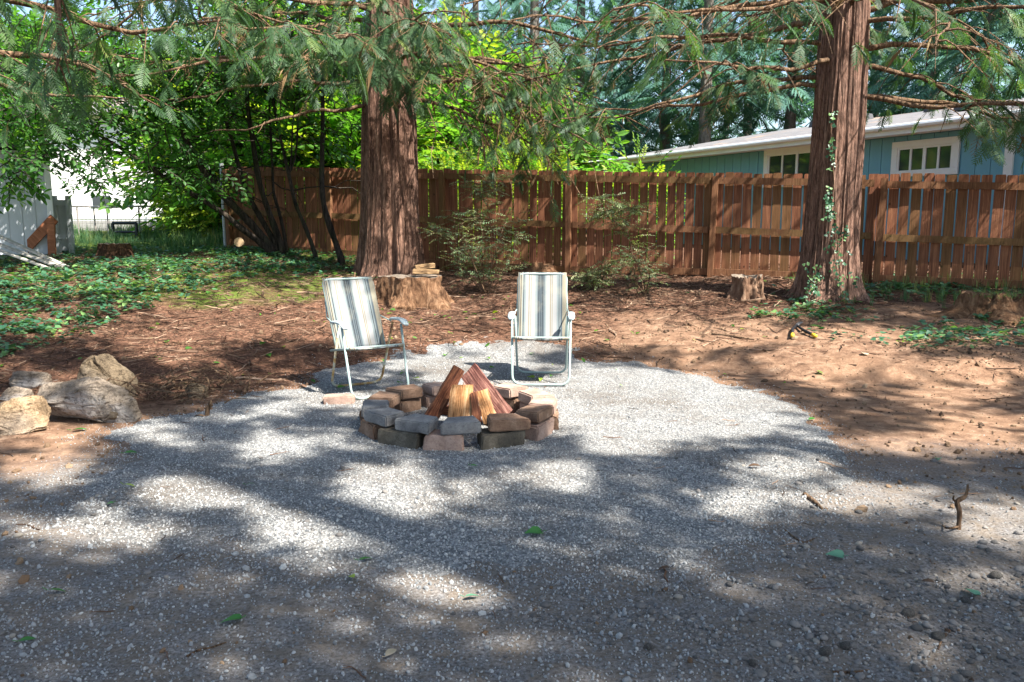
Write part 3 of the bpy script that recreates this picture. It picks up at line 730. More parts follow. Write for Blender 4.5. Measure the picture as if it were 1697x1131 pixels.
# roof with a shallow pitch, fascia and gutter
RL0, RL1 = -.6, HLEN+.9
rt = MB(); ye, yr = hy(-soff), hy(4.6); zr = EAVE+.95
def rslab(y0, z0, y1, z1, th=.06):
    V = [(RL0, y0, z0), (RL1, y0, z0), (RL1-3.4, y1, z1), (RL0, y1, z1)]; V += [(a, b, c+th) for a, b, c in V]
    return V
F6 = [(0, 1, 2, 3), (7, 6, 5, 4), (0, 4, 5, 1), (1, 5, 6, 2), (2, 6, 7, 3), (3, 7, 4, 0)]
rt.add(rslab(ye, EAVE, yr, zr), F6); rt.add(rslab(hy(9.4), EAVE, yr, zr), F6); rt.add([(RL1, ye, EAVE+.06), (RL1, hy(9.4), EAVE+.06), (RL1-3.4, yr, zr+.06)], [(0, 1, 2), (2, 1, 0)]); rt.build('roof', MROOF, house)
gb = MB(); gb.add([(0.2, hy(.12), EAVE-.05), (0.2, hy(5.0), EAVE-.05), (.2, yr, zr-.03), (.25, hy(.12), EAVE-.05), (.25, hy(5.0), EAVE-.05), (.25, yr, zr-.03)], [(0, 1, 2), (3, 5, 4), (0, 2, 5, 3), (1, 4, 5, 2), (0, 3, 4, 1)]); gb.build('gable', MSID, house)
MB().box(((RL0+RL1)/2, hy(-soff-.018), EAVE-.03), (RL1-RL0, .03, .19)).build('fascia', MWHT, house)
MB().box(((RL0+RL1)/2, hy(-soff/2+.03), EAVE-.10), (RL1-RL0-.1, soff+.02, .018)).build('soffit', MWHT, house)
MB().tube([(RL0, hy(-soff-.085), EAVE+.02), (RL1, hy(-soff-.085), EAVE+.02)], .055, 8).build('gutter', MWHT, house)
MB().box((s_at_px(1668), hy(.05), EAVE/2), (.16, .05, EAVE-.14)).build('corner_board', MWHT, house)
MVENT = m_plain('dark_roof_vent', (.07, .07, .075), .6, .1)
def roofz(d): return EAVE + .06 + (zr-EAVE)*(d+soff)/(4.6+soff)
for px in (1300, 1195, 1120):
    s_ = s_at_px(px+60); MB().box((0, 0, .07), (.32, .32, .18), None, 0, .25).build('roof_vent', MVENT, house, loc=(s_, hy(3.9), roofz(3.9)))
dv = empty('skylight', (s_at_px(1510), hy(2.2), roofz(2.2))); dv.parent = house
MB().box((0, 0, .04), (.9, .6, .12)).build('curb', MVENT, dv)

# ------------------------------------------------------------------ shed at the left
MSHED = m_plain('pale_shed_siding', (.50, .53, .56), .7, .06, 3, .1)
MBROWN = m_board('reddish_plank', srgb('6E4430'), srgb('A4694A'), srgb('C28D6C'), 0)
SH = at(93, 430, 14.0); SZ = h1(SH.x, SH.y)-.02
shed = empty('garden_shed', (SH.x, SH.y, SZ), 'pale grey plank shed wall with flat roof board at the left edge of the yard', 'shed', rz=R(27))
WT = at(93, 250, 14.0).z - SZ
MB().box((-2.0, .9, WT/2), (3.9, 1.6, WT-.03)).build('wall', MSHED, shed)
sp = MB().box((0, 0, 0), (.192, .018, 1)).mesh('plank', MSHED)
for i in range(19): inst('plank', sp, shed, (-.15-.2*i, .09, (WT+.10)/2-.08), (0, 0, 0), (1, 1, WT-.20))
MB().box((-2.0, .01, WT-.10), (4.05, .05, .17)).build('fascia_board', MSHED, shed, bevel=.004)
MB().box((-2.0, .8, WT+.045), (4.2, 2.2, .05)).build('roof', m_plain('shed_roofing', (.09, .09, .09), .9), shed)
MB().box((-.03, .03, WT/2-.05), (.09, .07, WT-.24)).build('corner_trim', MWHT, shed, bevel=.004)
MB().box((-2.0, .03, -.02), (4.0, .12, .20)).build('sill_beam', m_plain('dark_old_timber', (.05, .042, .035), .9, .3, 10, .5), shed)
# braces nailed over the wall
a, b = at(40, 415, 13.93), at(92, 360, 13.93)
def plank_between(name, a, b, w, t, mat, label, cat, group=None, side=(0, 1, 0)):
    a, b = Vector(a), Vector(b); d = (b-a); L = d.length; X = d.normalized(); Yv = Vector(side); Yv = (Yv - X*Yv.dot(X)).normalized(); Zv = X.cross(Yv)
    Mx = Matrix((X, Yv, Zv)).transposed()
    o = MB().box((0, 0, 0), (L, t, w)).build(name, mat, None, bevel=.004, loc=(a+b)/2, rot=Mx.to_euler())
    return tag(o, label, cat, group)
plank_between('leaning_plank', at(38, 418, 13.9), at(90, 362, 13.9), .17, .035, MBROWN, 'reddish plank leaning diagonally against the pale shed wall', 'plank')
plank_between('leaning_plank', at(87, 432, 13.86), at(84, 362, 13.86), .13, .04, MBROWN, 'upright reddish brown plank standing against the shed corner', 'plank')
# short pale panel fence joining the shed
gp_ = empty('side_gate', (at(110, 425, 14.6).x, 14.6, h1(at(110, 425, 14.6).x, 14.6)), 'narrow pale grey gate panel beside the shed corner', 'gate')
gz = at(110, 322, 14.6).z - gp_.location.z
for dx in (-.13, .11): MB().box((dx, 0, gz/2-.03), (.07, .08, gz)).build('post', MSHED, gp_, bevel=.004)
for zz in (.35, .95): MB().box((-.01, .0, zz), (.17, .05, .09)).build('rail', MSHED, gp_)
MB().box((-.01, .045, gz/2), (.30, .02, gz-.2)).build('panel', MSHED, gp_)

# ------------------------------------------------------------------ white building and wire fence, far left
MWB = m_plain('white_wall', (.82, .82, .80), .7, .03, 1, .1)
WX0, WX1, WY = at(60, 380, 27).x, at(345, 380, 27).x, 27.0; wz = float(Hbase(-14, 27))
wbd = empty('white_building', ((WX0+WX1)/2, WY, wz), 'plain white house wall bright in the sun behind the wire fence', 'house')
W = WX1-WX0; MB().box((0, 2.5, 1.9), (W, 5, 3.8)).build('wall', MWB, wbd)
MB().box((0, -.01, .12), (W+.02, .03, .45)).build('foundation', m_plain('grey_foundation', (.3, .29, .28), .9), wbd)
for i in range(9): MB().box((-W/2+(i+.5)*W/9, -.012, 2.1), (W/9-.02, .02, 3.4)).build('siding_panel', MWB, wbd)
rb = MB(); rb.add([(-W/2-.4, -.5, 3.8), (W/2+.4, -.5, 3.8), (W/2+.4, 2.5, 4.7), (-W/2-.4, 2.5, 4.7), (-W/2-.4, 5.5, 3.8), (W/2+.4, 5.5, 3.8), (-W/2-.4, -.5, 3.7), (W/2+.4, -.5, 3.7)], [(0, 1, 2, 3), (3, 2, 5, 4), (6, 7, 1, 0)]); rb.build('roof', MROOF, wbd)
for xx in (-.6, 1.9):
    w_ = empty('window', (xx, -.03, 1.0)); w_.parent = wbd; MB().box((0, 0, 0), (.7, .03, .45)).build('frame', MWHT, w_); MB().box((0, -.02, 0), (.58, .01, .33)).build('pane', MGLASS, w_)
MWIRE = m_plain('rusty_pipe', (.30, .27, .25), .6, .3, 9, .2, .5)
cl = empty('wire_fence', (at(230, 380, 21).x, 21, h1(at(230, 380, 21).x, 21)), 'low pipe and wire mesh fence in front of the white building', 'fence')
x0, x1 = at(95, 345, 21).x, at(400, 345, 21).x; zt = at(200, 343, 21).z; c0 = Vector(cl.location)
MB().tube([Vector((x0+(x1-x0)*t, 21, zt+.015*math.sin(t*17)))-c0 for t in np.linspace(0, 1, 30)], .027, 6).build('top_rail', MWIRE, cl)
for px in (127, 155, 177, 230, 297, 345, 385):
    p = at(px, 345, 21); MB().tube([(0, 0, zt-h1(p.x, 21)), (random.uniform(-.03, .03), 0, -.05)], .022, 6).build('post', MWIRE, cl, loc=(p.x-c0.x, 0, h1(p.x, 21)-c0.z))
wm = MB()
for i in range(48):
    xa = x0 + (x1-x0)*i/47; zb = h1(xa, 21)
    wm.tube([(xa-c0.x, .0, zb-c0.z), (xa-c0.x+.02, 0, zt-c0.z)], .004, 3, 0, False)
for j in range(6):
    wm.tube([(x0-c0.x, 0, zt-c0.z-.14*(j+1)), (x1-c0.x, 0, zt-c0.z-.14*(j+1))], .004, 3, 0, False)
o = wm.build('mesh', MWIRE, cl); o['kind'] = 'stuff'
# low dark bar rack behind the wire fence
rk = empty('metal_rack', (at(207, 385, 20.3).x, 20.3, h1(at(207, 385, 20.3).x, 20.3)), 'low dark bar frame standing in the weeds by the wire fence', 'rack')
p0, p1 = at(188, 370, 20.3), at(227, 370, 20.3); MDK = m_plain('dark_metal', (.03, .035, .035), .5, .2)
zt2 = p0.z - rk.location.z; hw = (p1.x-p0.x)/2
MB().tube([(-hw, 0, zt2), (hw, 0, zt2)], .045, 6).build('bar', MDK, rk)
MB().tube([(-hw, 0, zt2-.22), (hw, 0, zt2-.22)], .035, 6).build('bar', MDK, rk)
for s_ in (-1, 1): MB().tube([(s_*hw, 0, zt2), (s_*hw, 0, -.05)], .045, 6).build('leg', MDK, rk)
# ------------------------------------------------------------------ trees
def smooth(pts, n):
    P = np.array([list(p) for p in pts], float); m = len(P); t = np.linspace(0, m-1, n); out = []
    for q in t:
        i = min(int(q), m-2); f = q-i; p0, p1, p2, p3 = P[max(i-1, 0)], P[i], P[i+1], P[min(i+2, m-1)]
        out.append(.5*((2*p1)+(-p0+p2)*f+(2*p0-5*p1+4*p2-p3)*f*f+(-p0+3*p1-3*p2+p3)*f**3))
    return np.array(out)
def trunk_mesh(name, mat, zs, rs, flare=.5, fh=.4, nroot=6, ridge=.05, seed=0, lean=(0, 0), n=300, mz=150, rootlen=1.0):
    th = np.linspace(0, 2*PI, n, endpoint=False); zz = np.concatenate([np.linspace(-.35, 1.2, mz//2), np.linspace(1.2, zs[-1], mz//2+1)[1:]])
    T, Z = np.meshgrid(th, zz); r0 = np.interp(Z, zs, rs)
    c, s = np.cos(T), np.sin(T)
    warp = .35*noise(c*1.2, s*1.2, Z*.5, seed)
    lob = .5+.5*np.cos(nroot*(T+warp)+seed); lob2 = .5+.5*np.cos((nroot*2+1)*(T+warp*.7)+1.3)
    zc = np.clip(Z, 0, None)
    rr = r0*(1 + flare*np.exp(-zc/fh)*(.35+.65*lob*rootlen) + flare*.9*np.exp(-zc/(fh*.28))*lob**2*rootlen)
    rr = rr*(1 + ridge*(lob-.5)*1.2 + ridge*.8*(lob2-.5) + ridge*.7*fbm(c*3, s*3, Z*.35, seed+2, 3))
    fib = noise(c*14, s*14, Z*.9, seed+3) + .6*noise(c*30, s*30, Z*1.6, seed+4) - 1.6*np.clip(.25-np.abs(noise(c*9+warp, s*9, Z*.45, seed+6)), 0, 1)*4*.5
    rr = rr + .014*fib + .006*np.abs(noise(c*22, s*22, Z*.6, seed+8))
    X = rr*c + lean[0]*Z; Y = rr*s + lean[1]*Z
    return grid_mesh(name, X, Y, Z, mat, True, wrap=True)
def limb_path(p0, az, L, rise, sag, seed, n=14, upturn=.3):
    r = random.Random(seed); P = []; w = r.uniform(-.35, .35); ph = r.uniform(0, 6)
    for i in range(n):
        s = i/(n-1); a = az + w*s + .11*math.sin(6*s+ph) + .04*math.sin(15*s+ph)
        P.append((p0[0]+math.cos(a)*L*s, p0[1]+math.sin(a)*L*s, p0[2] + L*(rise*s - sag*s*s + upturn*s**3) + .05*math.sin(9*s+ph) + .02*math.sin(23*s)))
    return np.array(P)
class Crown:
    """collects sprays for one crown"""
    def __init__(s): s.P = []; s.D = []; s.S = []; s.roll = []; s.dry = []
    def add(s, p, d, sc, roll=0.0, dry=False): s.P.append(p); s.D.append(d); s.S.append(sc); s.roll.append(roll); s.dry.append(dry)
def hang_limit(px, seed=0):
    """how far down in the picture boughs hang in front of the yard"""
    return float(np.interp(px, [-200, 0, 60, 110, 220, 380, 470, 560, 610, 640, 700, 730, 800, 900, 960, 1030, 1100, 1200, 1300, 1340, 1420, 1450, 1560, 1640, 1697, 1900],
                              [300, 260, 235, 195, 175, 170, 175, 200, 190, 145, 145, 230, 290, 300, 250, 190, 215, 200, 220, 150, 180, 215, 225, 255, 330, 400]))
def foliate(limb, crown, rad0, mb, seed, twl=(.5, 1.2), step=.22, fs=(.18, .36), droop=.5, start=.18, dryp=.0, fstep=.085, clip=True, tw_mi=0, nfan=2):
    r = random.Random(seed); n = len(limb); L = np.cumsum(np.r_[0, np.linalg.norm(np.diff(limb, axis=0), axis=1)]); tot = L[-1]; s = start*tot; sg = 1
    while s < tot:
        i = min(np.searchsorted(L, s), n-1); p = limb[i-1] + (limb[i]-limb[i-1])*((s-L[i-1])/(L[i]-L[i-1]+1e-9)); d = limb[i]-limb[i-1]; d /= np.linalg.norm(d)
        sd = np.array([-d[1], d[0], 0]); sd /= np.linalg.norm(sd)+1e-9
        tl = r.uniform(*twl)*(1.1-.55*s/tot); ang = R(r.uniform(45, 75)); dr = droop*r.uniform(.5, 1.5)
        td = d*math.cos(ang)+sd*sg*math.sin(ang); T = []
        for q in np.linspace(0, 1, 6): T.append(p + td*tl*q + np.array([0, 0, -dr*tl*q*q + .02*math.sin(7*q)]))
        T = np.array(T)
        px, py, f = topx(T[[2, 5]]); 
        vis = (not clip) or (py[1] < hang_limit(px[1]) + r.uniform(-35, 25)) or f[1] < .3
        if vis or r.random() < .12:
            mb.tube(T, [.010+.004*tl, .009, .007, .006, .004, .0025], 4, tw_mi, False)
        if vis:
            k = .08; s2 = 1
            while k < tl:
                qq = k/tl; j = min(int(qq*5), 4); fp = T[j]+(T[j+1]-T[j])*(qq*5-j); fd = T[j+1]-T[j]; fd = fd/(np.linalg.norm(fd)+1e-9)
                fsd = np.array([-fd[1], fd[0], 0]); fsd /= np.linalg.norm(fsd)+1e-9
                a2 = R(r.uniform(30, 65)); dd = fd*math.cos(a2)+fsd*s2*math.sin(a2)+np.array([0, 0, r.uniform(-.75, -.05)])
                crown.add(fp, dd, r.uniform(*fs), r.gauss(0, .45), r.random() < dryp); s2 = -s2; k += fstep*r.uniform(.7, 1.3)
            crown.add(T[5], T[5]-T[4], r.uniform(*fs)*1.1, r.gauss(0, .3), r.random() < dryp)
        sg = -sg; s += step*r.uniform(.6, 1.4)
def finish_crown(cr, parent, org, name='crown', sky_holes=True, litk=.97, protos=None):
    P = np.array(cr.P); D = np.array(cr.D); S_ = np.array(cr.S); rl = np.array(cr.roll); dry = np.array(cr.dry)
    L = litness(P); keep = (rng.random(len(P)) > L*litk) & (rng.random(len(P)) < .8)
    px, py, f = topx(P)
    hole = np.zeros(len(P))
    if sky_holes:
        for cx, cy, rx, ry in ((1030, 85, 55, 40), (950, 150, 28, 22), (425, 25, 12, 10), (870, 60, 30, 25), (180, 140, 25, 18), (228, 158, 14, 22), (365, 95, 12, 14), (1330, 20, 20, 20), (1600, 60, 40, 25), (600, 250, 30, 60), (1120, 60, 25, 18), (1290, 90, 25, 50), (1180, 30, 22, 16)):
            hole = np.maximum(hole, 1-sst(.8, 1.3, np.hypot((px-cx)/rx, (py-cy)/ry)))
    keep &= rng.random(len(P)) > hole*.93
    P, D, S_, rl, dry = P[keep], D[keep], S_[keep], rl[keep], dry[keep]
    E = eul_from_dirs(D, rl); ti = np.clip(rng.normal(.42, .22, len(P)) + .25*noise(P[:, 0]*.9, P[:, 1]*.9, P[:, 2]*.9, 3), 0, 1)
    org = np.array(org)
    a = ~dry
    o = scatter(name, protos or P_FR, P[a], E[a], S_[a], tint=ti[a], parent=None, org=(0, 0, 0)); o.parent = parent; o.location = -Vector(org)
    if dry.any():
        o = scatter('dry_twigs', P_FRD, P[dry], E[dry], S_[dry], tint=ti[dry]); o.parent = parent; o.location = -Vector(org)

def cedar(px, Y, label, mat, zs, rs, seed, cfg):
    u = (px-848.5)/FOC; g = gp(px, cfg['basepy']); x = g.x*Y/g.y; z0 = h1(x, Y)
    root = empty('cedar_tree', (x, Y, z0), label, 'tree'); org = np.array([x, Y, z0])
    me = trunk_mesh('trunk', mat, zs, rs, **cfg['trunk'])
    inst('trunk', me, root, (0, 0, -.05))
    cr = Crown(); lean = cfg['trunk'].get('lean', (0, 0))
    for (az, z, L, rise, sag, up, sd) in cfg['limbs']:
        tr = float(np.interp(z, zs, rs))*.8; bx = x+lean[0]*z; by = Y+lean[1]*z
        lp = limb_path((bx+math.cos(R(az))*tr, by+math.sin(R(az))*tr, z0+z), R(az), L, rise, sag, sd, upturn=up)
        mb = MB(); n = len(lp); mb.tube(lp-org, np.linspace(cfg.get('lr', .038)*(.5+L*.11), .008, n), 7, 0, False)
        sub = MB(); foliate(lp, cr, .04, sub, sd+100, **cfg.get('fol', {}))
        o = mb.build('branch', M['limb'], root, smooth=True)
        if sub.v:
            sub.v = [v-org for v in sub.v]; t = sub.build('twigs', M['limb'], root); t['kind'] = 'stuff'
    return root, org, cr
# right-hand cedar: visible limbs as in the picture, in degrees (0 = right, 90 = away, 180 = left, 270 = towards the camera)
def limbset(rnd_seed, n, zr, Lr, rise=(-.05, .25), sag=(.25, .6), up=(.1, .35), azr=(0, 360)):
    r = random.Random(rnd_seed); out = []
    for i in range(n):
        out.append((azr[0]+(azr[1]-azr[0])*((i*.618) % 1)+r.uniform(-12, 12), r.uniform(*zr), r.uniform(*Lr), r.uniform(*rise), r.uniform(*sag), r.uniform(*up), rnd_seed*100+i))
    return out
LR = [(10, 2.65, 4.2, -.10, .10, .10, 1), (-8, 3.2, 4.6, .05, .35, .20, 2), (-25, 2.6, 3.8, -.2, -.05, .10, 3), (172, 2.7, 3.2, -.02, .1, .05, 4), (185, 3.3, 3.8, .0, .12, .08, 5),
      (160, 2.9, 3.4, -.05, .3, .2, 6), (200, 3.7, 4.2, .0, .3, .2, 7), (25, 3.0, 4.0, .0, .35, .25, 8), (-15, 3.7, 4.6, .1, .4, .3, 9), (215, 3.0, 3.2, -.1, .2, .2, 10), (-40, 3.5, 3.6, .0, .3, .2, 11)]
LR += limbset(3, 24, (3.4, 6.5), (2.8, 5.0)) + limbset(4, 12, (6.5, 12), (2.4, 4.6))
treeR, orgR, crR = cedar(1372, 10.7, 'straight red-barked cedar trunk with ivy at its foot, right half of the fence', M['bark'],
    [0, .8, 2, 4, 8, 15], [.35, .335, .32, .275, .22, .10], 1, dict(basepy=500, trunk=dict(flare=.42, fh=.42, nroot=5, ridge=.05, seed=4, lean=(.003, 0)), limbs=LR, fol=dict(dryp=.08)))
finish_crown(crR, treeR, orgR)
LL = [(185, 3.1, 3.2, .0, .25, .15, 12), (200, 2.75, 2.4, -.25, .05, .1, 13), (215, 3.3, 4.0, .05, .35, .2, 14), (172, 3.6, 4.4, .1, .45, .3, 15), (-10, 3.3, 3.2, .15, .45, .1, 16), (-30, 3.0, 3.4, .1, .6, .15, 17), (15, 3.5, 3.8, .1, .5, .1, 18),
      (-50, 3.4, 3.0, .05, .5, .2, 19), (250, 3.4, 3.4, .1, .4, .2, 20), (-5, 3.9, 4.4, .1, .45, .2, 21), (-22, 2.7, 2.6, .1, .65, .1, 22), (280, 3.6, 3.2, .1, .4, .2, 23), (235, 3.6, 3.2, .1, .4, .2, 24)]
LL += limbset(5, 24, (3.6, 6.8), (3.0, 5.6)) + limbset(6, 11, (6.8, 13), (2.6, 5.0))
treeL, orgL, crL = cedar(648, 13.1, 'massive fluted old cedar trunk standing just behind the big stump', M['bark2'],
    [0, .8, 2, 3.2, 5, 9, 16], [.47, .435, .41, .38, .33, .26, .10], 2, dict(basepy=455, trunk=dict(flare=.22, fh=.5, nroot=7, ridge=.11, seed=9, lean=(.012, 0)), limbs=LL, lr=.045, fol=dict(dryp=.16)))
# the bare brown twig tangle right of the trunk
r_ = random.Random(5); mb = MB()
for i in range(70):
    a = r_.uniform(-70, 25); p = np.array([orgL[0]+r_.uniform(.4, 2.6), orgL[1]-r_.uniform(-.3, 1.0), orgL[2]+r_.uniform(2.3, 3.6)]); L = r_.uniform(.4, 1.4)
    lp = limb_path(p, R(a), L, r_.uniform(-.3, .1), r_.uniform(.3, 1.3), i, 7, 0); mb.tube(lp-orgL, np.linspace(.013, .003, 7), 4, 0, False)
    for q in range(2, 7):
        if r_.random() < .5: crL.add(lp[q], np.array([r_.uniform(-.5, .8), r_.uniform(-.7, .3), r_.uniform(-1.4, -.2)]), r_.uniform(.2, .42), r_.gauss(0, .5), r_.random() < .62)
o = mb.build('bare_twigs', M['limb'], treeL); o['kind'] = 'stuff'
for (cx, cy, rx, ry, Y, n, ds) in [(640, 110, 70, 40, 11.6, 90, .1), (605, 95, 30, 45, 10.4, 40, -.2), (690, 80, 60, 45, 11.8, 80, .3), (640, 30, 90, 40, 11.4, 90, .1), (660, 160, 45, 14, 11.9, 30, .3), (750, 40, 60, 40, 11, 50, .4), (560, 60, 50, 40, 11, 40, -.4)]:
    for i in range(int(n*.85)):
        p = at(cx+r_.gauss(0, rx*.6), cy+r_.gauss(0, ry*.55), Y+r_.uniform(-.5, .5)); crL.add(np.array(p), np.array([ds+r_.uniform(-1, 1), r_.uniform(-.9, .2), r_.uniform(-1.3, -.2)]), r_.uniform(.22, .42), r_.gauss(0, .4), r_.random() < .08)
finish_crown(crL, treeL, orgL)
# cedar left of the picture whose boughs hang in at the top left
cr = Crown(); tx, ty = -7.2, 7.5; z0 = h1(tx, ty); org = np.array([tx, ty, z0])
t3 = empty('cedar_tree', (tx, ty, z0), 'cedar at the left whose brown limb hangs down into the top left corner', 'tree')
inst('trunk', trunk_mesh('trunk', M['bark'], [0, 2, 6, 14], [.3, .27, .2, .08], flare=.4, fh=.4, nroot=5, ridge=.05, seed=14, n=60, mz=60), t3)
for (az, z, L, rise, sag, up, sd) in [(5, 3.4, 4.6, .05, .3, .2, 61), (35, 3.3, 4.4, .0, .25, .15, 62), (-20, 3.6, 4.4, .1, .35, .2, 63), (55, 3.2, 3.8, .0, .3, .2, 64), (20, 4.0, 5.4, .1, .4, .2, 65), (10, 4.6, 5.0, .1, .4, .2, 68), (-5, 4.2, 4.8, .0, .2, .1, 69)] + limbset(8, 8, (4.8, 11), (3, 5)):
    lp = limb_path((tx, ty, z0+z), R(az), L, rise, sag, sd, upturn=up); mb = MB(); mb.tube(lp-org, np.linspace(.07, .008, len(lp)), 6, 0, False); sub = MB(); foliate(lp, cr, .04, sub, sd+9)
    mb.build('branch', M['limb'], t3, smooth=True); sub.v = [v-org for v in sub.v]; o = sub.build('twigs', M['limb'], t3); o['kind'] = 'stuff'
lp = smooth([at(92, -60, 6.5), at(96, 20, 6.5), at(99, 80, 6.5), at(92, 120, 6.5)], 8); mb = MB(); mb.tube(lp-org, np.linspace(.035, .008, 8), 6, 0, False); sub = MB(); foliate(lp, cr, .03, sub, 88, twl=(.3, .6), step=.1, fs=(.2, .3)); mb.build('branch', M['bark'], t3, smooth=True)
sub.v = [v-org for v in sub.v]; o = sub.build('twigs', M['limb'], t3); o['kind'] = 'stuff'
finish_crown(cr, t3, org)

# unseen trees added beside and behind the camera, crowns shaped to shade the yard
SHT = [((6.8, -2.2), 'unseen cedar added on the right, its crown shaped to shade the gravel', 71), ((11.8, 5.2), 'unseen cedar added beyond the right edge of the picture to shade the fence', 72), ((1.0, -6.0), 'unseen tall cedar added behind the viewer to shade the foreground', 73)]
N_ = 32000
gxs = rng.uniform(-9, 12, N_); gys = np.where(np.arange(N_) < 17000, rng.uniform(.6, 4.8, N_), rng.uniform(.5, 16, N_)); hh = rng.uniform(6.0, 10.5, N_)
G = np.stack([gxs, gys, np.zeros(N_)], 1); P = G + SDn*(hh/SDn[2])[:, None]
clump = fbm(P[:, 0]*.7, P[:, 1]*.7, P[:, 2]*.5, 91)
L = litness(P); keep = rng.random(N_) > L*1.25
px, py, f = topx(P); vis = (f > .2) & (px > -150) & (px < 1850) & (py > -140)
keep &= ~vis; keep &= rng.random(N_) < np.where(L > .3, .75, .97) - .25*(clump < -.35)
SC = np.where(np.arange(N_) < 17000, rng.uniform(.13, .21, N_), rng.uniform(.24, .36, N_)); keep &= ~((np.arange(N_) >= 17000) & (gys < 4.6)); SC = SC[keep]
P = P[keep]; own = np.argmin(np.stack([np.hypot(P[:, 0]-q[0][0], P[:, 1]-q[0][1]) for q in SHT]), 0)
for i, ((tx, ty), lab, sd) in enumerate(SHT):
    z0 = h1(tx, ty); t_ = empty('cedar_tree', (tx, ty, z0), lab, 'tree')
    inst('trunk', trunk_mesh('trunk', M['bark'], [0, 2, 6, 16], [.42, .38, .3, .1], flare=.4, fh=.4, nroot=5, ridge=.06, seed=sd, n=60, mz=60), t_)
    Q = P[own == i]; D = Q - np.array([tx, ty, 0]); D[:, 2] = rng.uniform(-1.6, .2, len(Q)); E = eul_from_dirs(D, rng.normal(0, .4, len(Q)))
    o = scatter('crown', P_TUFT, Q, E, SC[own == i], parent=None); o.parent = t_; o.location = (-tx, -ty, -z0)
    idx = rng.choice(len(Q), min(26, len(Q)), replace=False)
    for j in idx:
        q = Q[j]; zb = max(3.5, q[2]-.6); lp = smooth([(0, 0, zb-z0), ((q[0]-tx)*.5, (q[1]-ty)*.5, zb-z0+.8), (q[0]-tx, q[1]-ty, q[2]-z0)], 8)
        w_ = lp+np.array([tx, ty, z0]); a_, b_, c_ = topx(w_); 
        if ((c_ > .2) & (a_ > -80) & (a_ < 1780) & (b_ > -60)).any(): continue
        mb = MB(); mb.tube(lp, np.linspace(.06, .01, 8), 5, 0, False); mb.build('branch', M['limb'], t_, smooth=True)

# ------------------------------------------------------------------ many-stemmed broadleaf tree at the left end of the fence
bt = gp(432, 412); bo = np.array([bt.x, 14.9, h1(bt.x*14.9/bt.y, 14.9)]); bo[0] = at(432, 412, 14.9).x
bl = empty('broadleaf_tree', tuple(bo), 'many-stemmed broadleaf tree with thin dark stems leaning left at the end of the fence', 'tree')
stems = [([(448,418),(408,385),(368,352),(300,312),(235,268),(165,225),(60,150),(-20,100)], .10, 14.9, 13.2), ([(455,418),(405,360),(345,295),(312,240),(290,180),(262,128),(238,70),(230,-30)], .12, 14.9, 14.2),
 ([(462,415),(425,350),(398,285),(372,195),(350,130),(335,50),(330,-30)], .085, 15, 14.8), ([(468,416),(443,345),(424,270),(412,190),(412,100),(420,0),(430,-60)], .10, 15, 14.6), ([(475,416),(462,350),(452,300),(447,180),(455,80),(450,-40)], .06, 15.2, 15.2),
 ([(525,432),(503,370),(485,320),(466,235),(447,120),(440,20),(436,-40)], .07, 14.6, 14.8), ([(568,438),(545,370),(533,300),(535,180),(540,90),(560,-30)], .10, 14.4, 14.6), ([(478,290),(492,240),(497,150),(503,60),(510,-20)], .035, 14.7, 14.9), ([(479,290),(484,235),(490,150),(488,60)], .03, 14.7, 14.6),
 ([(436,255),(405,190),(395,130)], .03, 14.8, 15)]
LP = []
for pp, r0, Ya, Yb in stems:
    n = len(pp); pts = [at(a, b, Ya+(Yb-Ya)*i/(n-1)) for i, (a, b) in enumerate(pp)]; lp = smooth(pts, n*4)
    lp[:, 1] += .05*np.sin(np.arange(len(lp))*.7); 
    if pp[0][1] > 400: lp[0, 2] = h1(lp[0, 0], lp[0, 1])-.12
    mb = MB(); mb.tube(lp-bo, r0*np.linspace(1, .28, len(lp))*.62*(1+.12*np.array([random.uniform(-1, 1) for _ in lp])), 9, 0)
    mb.build('stem', M['darkbark'], bl, smooth=True); LP.append(lp)
saw = at(398, 403, 14.6); mb = MB().tube([(0, 0, 0), (.02, -.13, 0.02)], .085, 12); mb.build('cut_stub', M['cutwood'], bl, loc=saw-Vector(bo))
r_ = random.Random(3); BP = []; BD = []; BS = []; tw = MB()
for lp in LP:
    for i in range(6, len(lp)):
        pxx, pyy, _ = topx(lp[i]); 
        if pyy[0] > 330: continue
        if pxx[0] > 380 and pyy[0] > 150 and i % 3: continue
        for q in range(2 if pyy[0] < 200 else 1):
            az = r_.uniform(0, 2*PI); L = r_.uniform(.6, 1.7); br_ = limb_path(lp[i], az, L, r_.uniform(-.1, .5), r_.uniform(.2, .7), r_.randint(0, 9999), 7, 0)
            tw.tube(br_-bo, np.linspace(.014, .003, 7), 4, 0, False)
            for j in range(2, 7):
                for w in range(3):
                    BP.append(br_[j] + np.array([r_.gauss(0, .12), r_.gauss(0, .12), r_.gauss(0, .10)])); BD.append((math.cos(az+r_.gauss(0, 1)), math.sin(az+r_.gauss(0, 1)), r_.uniform(-.8, .2))); BS.append(r_.uniform(.7, 1.15))
